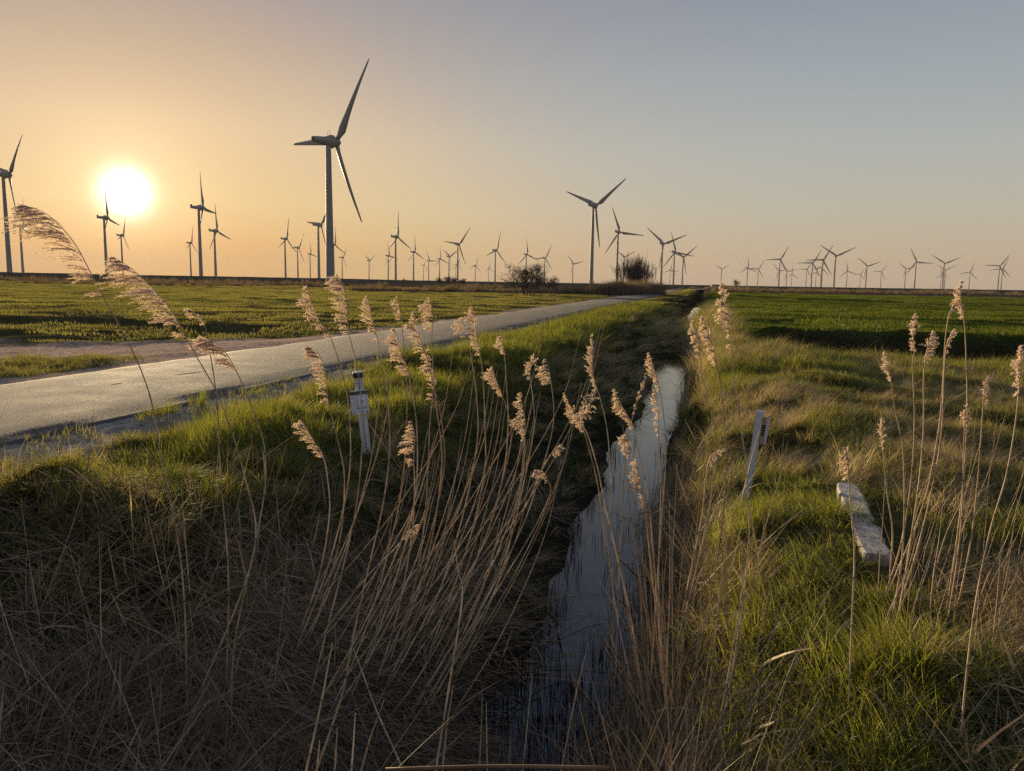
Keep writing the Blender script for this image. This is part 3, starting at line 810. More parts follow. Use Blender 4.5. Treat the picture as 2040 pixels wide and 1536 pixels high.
gp = lambda u, d: (lambda p: (p.x, p.y, 0))(at(u, horizon(u) + d, CAM.z * F / d))
beds = bed([gp(700, 22), gp(860, 21), gp(1000, 21), gp(1215, 21)], 1.4, .16, .6) + bed([gp(1190, 23), gp(1292, 20)], 1.3, .035, 1.1) \
    + bed([gp(560, 15), gp(700, 16), gp(900, 15), gp(1000, 15)], 1.5, .3, .7) + bed([gp(-100, 17), gp(300, 17), gp(560, 15)], 3, .35, .55) + bed([gp(-100, 12), gp(600, 12)], 5, .35, .8)
far_beds = bed([gp(1450, 11), gp(1700, 10.5), gp(2250, 10)], 7, .10, .75) + bed([gp(1440, 14), gp(1490, 13)], 2, .25, .6) + bed([gp(1400, 9), gp(1450, 8)], 3, .2, .9)
B = np.array(beds + far_beds); n = len(B); z = height(B[:, 0], B[:, 1])
scatter('reed_bed', 'bed', np.stack([B[:, 0], B[:, 1], z], 1), np.stack([np.zeros(n), np.zeros(n), NR.random(n) * TWO], 1), np.stack([np.ones(n), np.ones(n), B[:, 2]], 1), NR.random(n), 'brownish dead reed stands lining the far field ditches')

# ------------------------------------------------------------------ bushes
bark_m = simple_mat('bark', (.060, .045, .034), .9, .35, 6)
twig_m = simple_mat('twig', (.115, .085, .062), .9, .3, 4)


def grow(mb_trunk, mb_twig, p, d, L, r, lev, maxlev, rr, spread, upw, wig=.25):
    pts = [p.copy()]; dd = d.copy(); n = 3
    for i in range(n):
        dd = (dd + Vector((rr.gauss(0, wig), rr.gauss(0, wig), rr.gauss(0, wig) + upw)) * .5).normalized()
        pts.append(pts[-1] + dd * L / n)
    (mb_trunk if lev <= 1 else mb_twig).tube(pts, [r, r * .85, r * .7, r * .55], 5 if lev <= 1 else 3, False)
    if lev >= maxlev: return
    for k in range(rr.randint(3, 4) if lev else rr.randint(3, 5)):
        t = rr.uniform(.35, 1.0); q = pts[int(t * n - 1e-6)].lerp(pts[min(n, int(t * n - 1e-6) + 1)], (t * n) % 1)
        a = Vector((rr.gauss(0, 1), rr.gauss(0, 1), rr.gauss(0, .7))).normalized()
        nd = (dd * (1 - spread) + a * spread + Vector((0, 0, upw))).normalized()
        grow(mb_trunk, mb_twig, q, nd, L * rr.uniform(.55, .82), max(r * .58, .009), lev + 1, maxlev, rr, spread, upw, wig)


def bush(name, u, D, label, stems, L, r, maxlev, spread, upw, base_r, seed, hscale=1.0, cat='bush', zoff=0.0, group=None):
    p = at(u, horizon(u), D); z = float(height(p.x, p.y)) + zoff
    root = empty(name, (p.x, p.y, z)); tag(root, label, cat, group)
    rr = random.Random(seed); a = MB(); b = MB()
    for i in range(stems):
        t = rr.uniform(0, TWO); q = Vector((math.cos(t), math.sin(t), 0)) * base_r * rr.random()
        d = Vector((q.x * .5 / max(base_r, .01), q.y * .5 / max(base_r, .01), 1.0)).normalized()
        grow(a, b, q - Vector((0, 0, .1)), d, L * rr.uniform(.75, 1.15), r, 0, maxlev, rr, spread, upw)
    a.build('trunk', bark_m, root); b.build('crown', twig_m, root); root.scale = (1, 1, hscale)
    return root, p


_, bp_ = bush('bare_bush', 1048, 98, 'round leafless bush with dark bare branches standing left of the lane', 8, 1.95, .085, 5, .62, .12, 1.2, 3)
bush('bare_bush', 1103, 97, 'small thin leafless bush just right of the round one', 5, 1.25, .05, 4, .55, .12, .5, 5)
bush('willow_bush', 1266, 128, 'dense upright willow bush beside the far lane, reeds at its foot', 38, 2.5, .05, 4, .27, .26, 2.5, 8)
bush('dike_bush', 1468, 330, 'small lone round bush on the skyline right of the low hut', 7, 1.7, .06, 4, .45, .18, .8, 12, zoff=.3)
for k, (u, D, s, lab) in enumerate(((876, 388, .95, 'left shrub of the dark hedge on the skyline'), (892, 392, 1.25, 'highest middle shrub of the dark hedge on the skyline'), (906, 386, 1.05, 'third shrub of the dark hedge on the skyline'), (922, 390, .9, 'rightmost shrub of the dark hedge on the skyline'),
                            (806, 392, .55, 'low shrub on the skyline between two straight-bladed turbines'), (338, 345, .5, 'tiny shrub on the dike right of the sun'), (1215, 392, .6, 'tiny shrub on the skyline left of the willow bush'))):
    bush('hedge_shrub', u, D, lab, 9, 1.6 * s, .10, 4, .62, .05, 1.6 * s, 30 + k, 1.0, 'shrub', .6, 'shrubs on the horizon')
c = MB()
rr = random.Random(4)
for i in range(90):
    a = Vector((rr.gauss(0, 1), rr.gauss(0, 1), rr.gauss(0, .7))).normalized(); b = (a + Vector((rr.gauss(0, .6), rr.gauss(0, .6), rr.gauss(0, .4)))).normalized()
    c.tube([a * .3, b * .36], .02, 3, False)
nest = c.build('bird_nest', bark_m); nest.location = (bp_.x - .05, bp_.y - .3, 2.75); nest.scale = (1.25, 1.25, 1.05)
tag(nest, 'dark ball of twigs like a nest high in the round leafless bush', 'nest')

# ------------------------------------------------------------------ hut and walkers at the end of the lane
p = at(1429, horizon(1429), 335)
root = empty('pump_hut', (p.x, p.y, float(height(p.x, p.y)))); tag(root, 'low grey flat roofed hut at the far end of the ditch', 'hut')
root.rotation_euler = (0, 0, .25)
mb = MB(); mb.box((0, 0, .65), (5.2, 3, 1.7)); mb.build('wall', simple_mat('hut_wall', (.20, .19, .19), .9, .2, 1), root)
mb = MB(); mb.box((0, 0, 1.62), (5.7, 3.5, .28)); mb.build('roof', simple_mat('hut_roof', (.05, .045, .045), .8, .2, 1), root)
mb = MB(); mb.box((-1.2, -1.52, .6), (.9, .06, 1.6)); mb.build('door', simple_mat('hut_door', (.09, .08, .07), .7, .2, 1), root)


def person(u, D, label, coat, stride, seed):
    sk = [((0, 0, .95), .15), ((0, 0, 1.2), .16), ((0, 0, 1.42), .17), ((0, 0, 1.54), .065), ((0, .01, 1.66), .10), ((0, .01, 1.76), .085)]
    ed = [(0, 1), (1, 2), (2, 3), (3, 4), (4, 5)]
    for s in (-1, 1):
        k = len(sk); st = stride * s
        sk += [((.10 * s, 0, .88), .10), ((.11 * s, .10 * st, .48), .065), ((.11 * s, .20 * st - .02, .07), .045), ((.11 * s, .20 * st + .14, .035), .035)]
        ed += [(0, k), (k, k + 1), (k + 1, k + 2), (k + 2, k + 3)]
        k = len(sk)
        sk += [((.20 * s, 0, 1.42), .065), ((.26 * s, -.05 * st, 1.13), .05), ((.26 * s, -.14 * st + .03, .88), .035), ((.26 * s, -.15 * st + .05, .79), .03)]
        ed += [(2, k), (k, k + 1), (k + 1, k + 2), (k + 2, k + 3)]
    me = bpy.data.meshes.new('person'); me.from_pydata([q[0] for q in sk], ed, [])
    p = at(u, horizon(u), D); o = obj('person', me, None, (p.x, p.y, float(height(p.x, p.y)) + .0)); o.rotation_euler = (0, 0, math.pi * .06 * seed)
    m = o.modifiers.new('skin', 'SKIN'); m.use_smooth_shade = True
    for i, v in enumerate(me.skin_vertices[0].data): v.radius = (sk[i][1], sk[i][1] * (.75 if i < 3 else 1)); v.use_root = (i == 0)
    o.modifiers.new('sub', 'SUBSURF').levels = 1
    me.materials.append(simple_mat('coat', coat, .9, .2, 8)); tag(o, label, 'person', 'walkers on the far lane')


person(1392.5, 345, 'left one of two tiny dark clothed walkers at the end of the lane', (.03, .03, .035), .9, 1)
person(1400, 340, 'right one of two tiny dark clothed walkers at the end of the lane', (.045, .03, .028), -.7, -1)

# ------------------------------------------------------------------ marker posts
def frame(base, top, face):
    z = (top - base).normalized(); y = (face - z * face.dot(z)).normalized(); x = y.cross(z)
    return Matrix(((x.x, y.x, z.x, base.x), (x.y, y.y, z.y, base.y), (x.z, y.z, z.z, base.z), (0, 0, 0, 1))), (top - base).length


white_m = simple_mat('white_plastic', (.52, .52, .53), .5, .14, 30, .3); dark_m = simple_mat('black_plastic', (.02, .02, .022), .5, .2, 20, .4)
gb, Db = ground_hit(731, 905); gt = at(712, 742, Db * .985)
fw2 = Vector((FW.x, FW.y, 0)).normalized()
M, Lp = frame(gb - (gt - gb).normalized() * .25, gt, (Matrix.Rotation(.18, 3, 'Z') @ fw2))
root = empty('marker_post'); root.matrix_world = M; tag(root, 'leaning white marker post with black cap and a small square plate on the verge', 'post')
px = Db / F
mb = MB(); mb.box((-.022, 0, Lp / 2 - .02), (.040, .05, Lp - .04)); mb.box((.024, .004, Lp / 2 - .02), (.044, .05, Lp - .04)); mb.build('post', white_m, root)
mb = MB(); mb.box((.0, -.012, Lp / 2 - .05), (.0045, .03, Lp - .1)); mb.build('groove', dark_m, root)
mb = MB(); mb.lathe([(Lp - .05, .052), (Lp - .006, .052), (Lp - .004, .05)], 14); mb.build('cap', dark_m, root)
mb = MB(); mb.lathe([(Lp - .003, .056), (Lp + .006, .056), (Lp + .010, .045)], 14); mb.build('cap_rim', simple_mat('cap_rim', (.5, .48, .46), .5, .1, 20), root)
mb = MB(); zc = Lp - (800 - 742) * px * 1.0; pw, ph = 34 * px, 47 * px; mb.box((-.012, -.045, zc), (pw, .008, ph)); pl = mb.build('plate', simple_mat('plate_enamel', (.55, .56, .60), .4, .16, 14, .5), root)
mb = MB(); mb.box((-.012, -.051, zc + ph * .40), (pw * .98, .004, ph * .14)); mb.build('plate_dark_top', simple_mat('plate_dark_top', (.09, .085, .08), .6, .3, 30), pl)  # dark strip along the upper edge of the plate
mb = MB()
mb.box((.012, -.0505, zc + .005), (pw * .42, .003, ph * .36)); mb.build('pictogram', simple_mat('pale_print', (.72, .70, .66), .5, .2, 60), pl)
mb = MB(); mb.box((-.028, -.0505, zc - .02), (.006, .003, ph * .42)); mb.box((.006, -.0506, zc - ph * .24), (pw * .55, .003, .006)); mb.box((.014, -.0530, zc + .012), (pw * .2, .002, .012)); mb.box((.014, -.0530, zc - .012), (pw * .2, .002, .006))
mb.build('line_print', simple_mat('grey_print', (.22, .22, .23), .6, .2, 60), pl)
for s in (-1, 1):
    mb = MB(); mb.box((-.012 + s * pw * .38, -.052, zc - ph * .42), (.016, .005, .009)); mb.build('rivet', dark_m, pl)

gb, Db = ground_hit(1485, 1000); gt = at(1515, 820, Db * .97); px = Db / F
M, Lp = frame(gb - (gt - gb).normalized() * .2, gt, (Matrix.Rotation(-.5, 3, 'Z') @ fw2))
root = empty('delineator_post'); root.matrix_world = M; tag(root, 'leaning white plastic delineator post with a slotted side bracket on the right bank', 'post')
mb = MB(); w = .044
mb.box((0, -.02, Lp / 2), (w, .006, Lp)); mb.box((-w / 2 - .003, .003, Lp / 2), (.006, .05, Lp)); mb.box((w / 2 + .003, .003, Lp / 2), (.006, .05, Lp)); mb.box((0, 0, Lp + .003), (w + .012, .05, .006)); mb.build('post', white_m, root)
mb = MB(); mb.box((w / 2 + .054, .012, Lp - .165), (.024, .012, .24)); mb.build('bracket', white_m, root)
wood_m = simple_mat('tan_wood', (.42, .27, .14), .8, .2, 30)
for zz, hh in ((Lp - .075, .07), (Lp - .255, .06)):
    mb = MB(); mb.box((w / 2 + .025, .006, zz), (.034, .02, hh)); mb.build('spacer', wood_m, root)
for k in range(4):
    mb = MB(); mb.box((w / 2 + .026, .018, Lp - .13 - .025 * k), (.022, .006, .008)); mb.build('bolt', simple_mat('bolt_steel', (.25, .24, .23), .4, .2, 40, .8) if k == 0 else bpy.data.materials['bolt_steel'], root)
mb = MB(); mb.box((w / 2 + .026, .024, Lp - .165), (.034, .004, .11)); mb.build('backing', dark_m, root)

# ------------------------------------------------------------------ weathered beam in the grass
def beam_mat():
    m = bpy.data.materials.new('weathered_wood'); m.use_nodes = True; T = NT(m.node_tree); b = m.node_tree.nodes['Principled BSDF']
    t = T.n('ShaderNodeTexCoord'); mp = T.n('ShaderNodeMapping'); mp.inputs['Scale'].default_value = (3, 1, 3); T.put(t.outputs['Object'], mp.inputs[0])
    a = T.noise(mp.outputs[0], 14, 6, .7, .6); s = T.noise(t.outputs['Object'], 3.5, 4, .6)
    c = T.ramp(a, [(.30, (.05, .04, .032)), (.44, (.22, .195, .165)), (.64, (.44, .40, .355))])
    c = T.mix(T.ramp(s, [(.52, (0, 0, 0)), (.72, (.8, .8, .8))]), c, (.13, .10, .06, 1))
    T.put(c, b.inputs['Base Color']); b.inputs['Roughness'].default_value = .9
    bp = T.n('ShaderNodeBump'); bp.inputs['Strength'].default_value = .9; bp.inputs['Distance'].default_value = .005; T.put(a, bp.inputs['Height']); T.put(bp.outputs[0], b.inputs['Normal'])
    return m


rr = random.Random(9); V = []; Fq = []; N_ = 26
ax = (PLANK_B - PLANK_A); Lb = ax.length; ax.normalize(); sd = Vector((ax.y, -ax.x, 0)).normalized()   # A far, B near; sd points to the photo's left
for i in range(N_ + 1):
    t = i / N_; wl = .085 + .012 * rr.random(); wr = .085 + rr.uniform(-.009, .009) - (.03 if .55 < t < .62 else 0)
    if i in (0, N_): wl *= .8; wr *= .75
    th = .10 + rr.uniform(-.008, .008); c0 = PLANK_A + ax * (Lb * t); hz = .05 - .04 * t
    for (o, z) in ((wl, hz - th), (wl, hz - .012), (wl - .012, hz), (-wr + .02, hz + rr.uniform(-.006, .004)), (-wr, hz - .015), (-wr, hz - th)):
        q = c0 + sd * o; V.append((q.x - PLANK_A.x, q.y - PLANK_A.y, c0.z - PLANK_A.z + z))
    if i:
        for k in range(6): a = (i - 1) * 6; Fq.append((a + k, a + 6 + k, a + 6 + (k + 1) % 6, a + (k + 1) % 6))
Fq += [(0, 1, 2, 3, 4, 5), tuple(N_ * 6 + k for k in range(5, -1, -1))]
bo = obj('weathered_beam', mesh('weathered_beam', V, Fq, beam_mat()), None, PLANK_A)
tag(bo, 'short cracked whitish wooden beam lying half sunk in the grass of the right bank', 'beam')

# ------------------------------------------------------------------ reeds
def own_mat(name, lo, hi, trans, gain, gloss=.05):
    m = leaf_mat(name, lo, hi, lo, trans, gloss, gain); t = m.node_tree
    for nd in t.nodes:
        if nd.type == 'ATTRIBUTE' and nd.attribute_name == 'tint': nd.attribute_type = 'GEOMETRY'; nd.attribute_name = 'own'
    return m


plume_m = own_mat('plume', (.32, .24, .235), (.80, .655, .665), .45, 1.3)
def stem_mat():
    m = bpy.data.materials.new('reed_stem'); m.use_nodes = True; T = NT(m.node_tree); b = m.node_tree.nodes['Principled BSDF']
    g = T.n('ShaderNodeNewGeometry'); oi = T.n('ShaderNodeObjectInfo')
    mp = T.n('ShaderNodeMapping'); mp.inputs['Scale'].default_value = (2, 2, 1); T.put(g.outputs['Position'], mp.inputs[0])
    a = T.noise(mp.outputs[0], 5, 4, .6)
    c = T.ramp(a, [(.3, (.36, .26, .15)), (.5, (.56, .43, .28)), (.72, (.70, .56, .39))])
    c = T.mix(1.0, c, T.ramp(oi.outputs['Random'], [(0, (.65, .6, .55)), (1, (1.12, 1.08, 1.0))]), 'MULTIPLY')
    ow = T.n('ShaderNodeAttribute', attribute_name='own')
    c = T.mix(1.0, c, T.ramp(ow.outputs['Fac'], [(0, (.4, .33, .28)), (.5, (.9, .9, .9)), (1, (1.15, 1.12, 1.1))]), 'MULTIPLY')
    T.put(c, b.inputs['Base Color']); b.inputs['Roughness'].default_value = .65; b.inputs['Specular IOR Level'].default_value = .1
    return m


stem_m = stem_mat()


def plume_mesh(pts, width, drp, seed, dens=1.0, side=.5):
    """pts: rachis from base to tip (world); drooping clusters of spikelet-bearing branchlets"""
    rr = np.random.default_rng(seed); V = []; Fq = []; own = []
    P_ = np.array([tuple(p) for p in pts]); L = np.linalg.norm(np.diff(P_, axis=0), axis=1).sum(); m = len(P_)
    drp = np.array(drp); drp = drp / np.linalg.norm(drp); fwv = np.array(tuple(FW))
    nodes = max(6, int(15 * dens)); s_all = np.linspace(.02, .97, nodes) + rr.normal(0, .02, nodes)
    for s in s_all:
        s = min(max(s, 0), .98); k = s * (m - 1); i = int(k); p0 = P_[i] * (1 - k + i) + P_[min(i + 1, m - 1)] * (k - i)
        tan = P_[min(i + 2, m - 1)] - P_[max(i - 1, 0)]; tan /= np.linalg.norm(tan)
        cl = rr.normal(0, 1, 3); lb0 = (1.25 if dens > 1.15 and side > .45 else .95) * width * (.45 + .75 * math.sin(math.pi * min(1, .22 + .78 * (1 - s)))) * min(1, 1.9 * (1 - s) + .12) * rr.uniform(.75, 1.15)
        bias = rr.normal(0, .28, 3) + fwv * rr.normal(0, .3)
        for b in range(int(rr.integers(5, 8))):
            d = tan * .85 + drp * rr.uniform(.3, .75) * side * 2 + bias * .6 + rr.normal(0, .16, 3); d /= np.linalg.norm(d)
            lb = lb0 * rr.uniform(.55, 1.05); nseg = 7; q = p0.copy(); path = [q.copy()]
            for j in range(nseg):
                d = d + drp * .10 * side * 2 + np.array((0, 0, -.05)) + rr.normal(0, .05, 3); d /= np.linalg.norm(d); q = q + d * lb / nseg; path.append(q.copy())
            path = np.array(path); o = rr.random()
            # thin branch as a strip
            sdv = np.cross(d, fwv); sdv /= np.linalg.norm(sdv) + 1e-9; kk = len(V)
            for j, pp in enumerate(path):
                V += [pp - sdv * .0004, pp + sdv * .0004]; own += [o * .5, o * .5]
                if j: Fq.append((kk + 2 * j - 2, kk + 2 * j - 1, kk + 2 * j + 1, kk + 2 * j))
            ns = max(8, int(lb / .0017))
            for tt in rr.uniform(.12, 1.0, ns):
                f = tt * nseg; j = min(int(f), nseg - 1); pp = path[j] * (1 - f + j) + path[j + 1] * (f - j)
                sd_ = path[j + 1] - path[j]; sd_ /= np.linalg.norm(sd_)
                dv = sd_ + rr.normal(0, .34, 3); dv /= np.linalg.norm(dv); ln = rr.uniform(.008, .016)
                w = np.cross(dv, rr.normal(0, 1, 3)); w = w / (np.linalg.norm(w) + 1e-9) * rr.uniform(.0007, .0016)
                kk = len(V); V += [pp, pp + dv * ln * .45 + w, pp + dv * ln, pp + dv * ln * .45 - w]; Fq.append((kk, kk + 1, kk + 2, kk + 3)); own += [float(np.clip(o * .5 + rr.random() * .6, 0, 1))] * 4
    return mesh('plume', V, Fq, plume_m, False, {'own': ('FLOAT', own), 'up': ('FLOAT', np.ones(len(V)))})


def reed(plume, stem, width, droop, label, dens=1.0, side=.5, group='plumed reeds', dk=1.0, r0=.0042, bd=None):
    """pixel paths of plume (tip to base) and stem (base to ground); the ground pixel fixes the distance"""
    path = plume + stem
    if bd is None:
        g, D0 = ground_hit(*stem[-1], dz=.03)
        D0 = min(D0, 9)
    else: D0 = bd
    n = len(path); lean = rnd.uniform(-.05, .03) * D0
    world_pts = [at(u, v, D0 * dk if 0 else D0 + lean * (1 - i / (n - 1))) for i, (u, v) in enumerate(path)]
    cur = bez(world_pts, 42); npl = max(2, len(plume)); cut = int(42 * (len(plume) - 1) / (n - 1)) + 1 if plume else 0
    origin = cur[-1].copy(); root = empty('reed', origin); tag(root, label, 'reed', group)
    loc = [p - origin for p in cur]; k = len(loc)
    rad = [r0 * (.22 + .78 * min(1, (i / (k - 1)) ** .8)) * (D0 / 3.3) ** .35 for i in range(k)]
    P2 = []; R2_ = []; dk_ = []; acc = 0
    for i in range(k):
        if i and cut + 2 < i:
            acc += (loc[i] - loc[i - 1]).length
            if acc > .17 and i < k - 1:
                acc = 0; d = (loc[i] - loc[i - 1]).normalized()
                for o_, m_, c_ in ((-.006, 1, .5), (-.002, 1.3, 0), (.002, 1.3, 0), (.006, 1, .35)):
                    P2.append(loc[i] + d * o_); R2_.append(rad[i] * m_); dk_.append(c_)
                continue
        P2.append(loc[i]); R2_.append(rad[i]); dk_.append(.5 + .5 * rnd.random())
    mb = MB(); mb.tube(P2, R2_, 6)
    obj('stem', mesh('stem', mb.v, mb.f, stem_m, True, {'own': ('FLOAT', np.repeat(dk_, 6))}), root)
    if plume:
        rach = loc[:cut + 1][::-1]
        px = D0 / F; dw = RT * droop[0] - UP * droop[1]
        obj('plume', plume_mesh(rach, width * px, tuple(dw), hash_(label) % 9973 + int(plume[0][0]), dens, side), root)
    return root


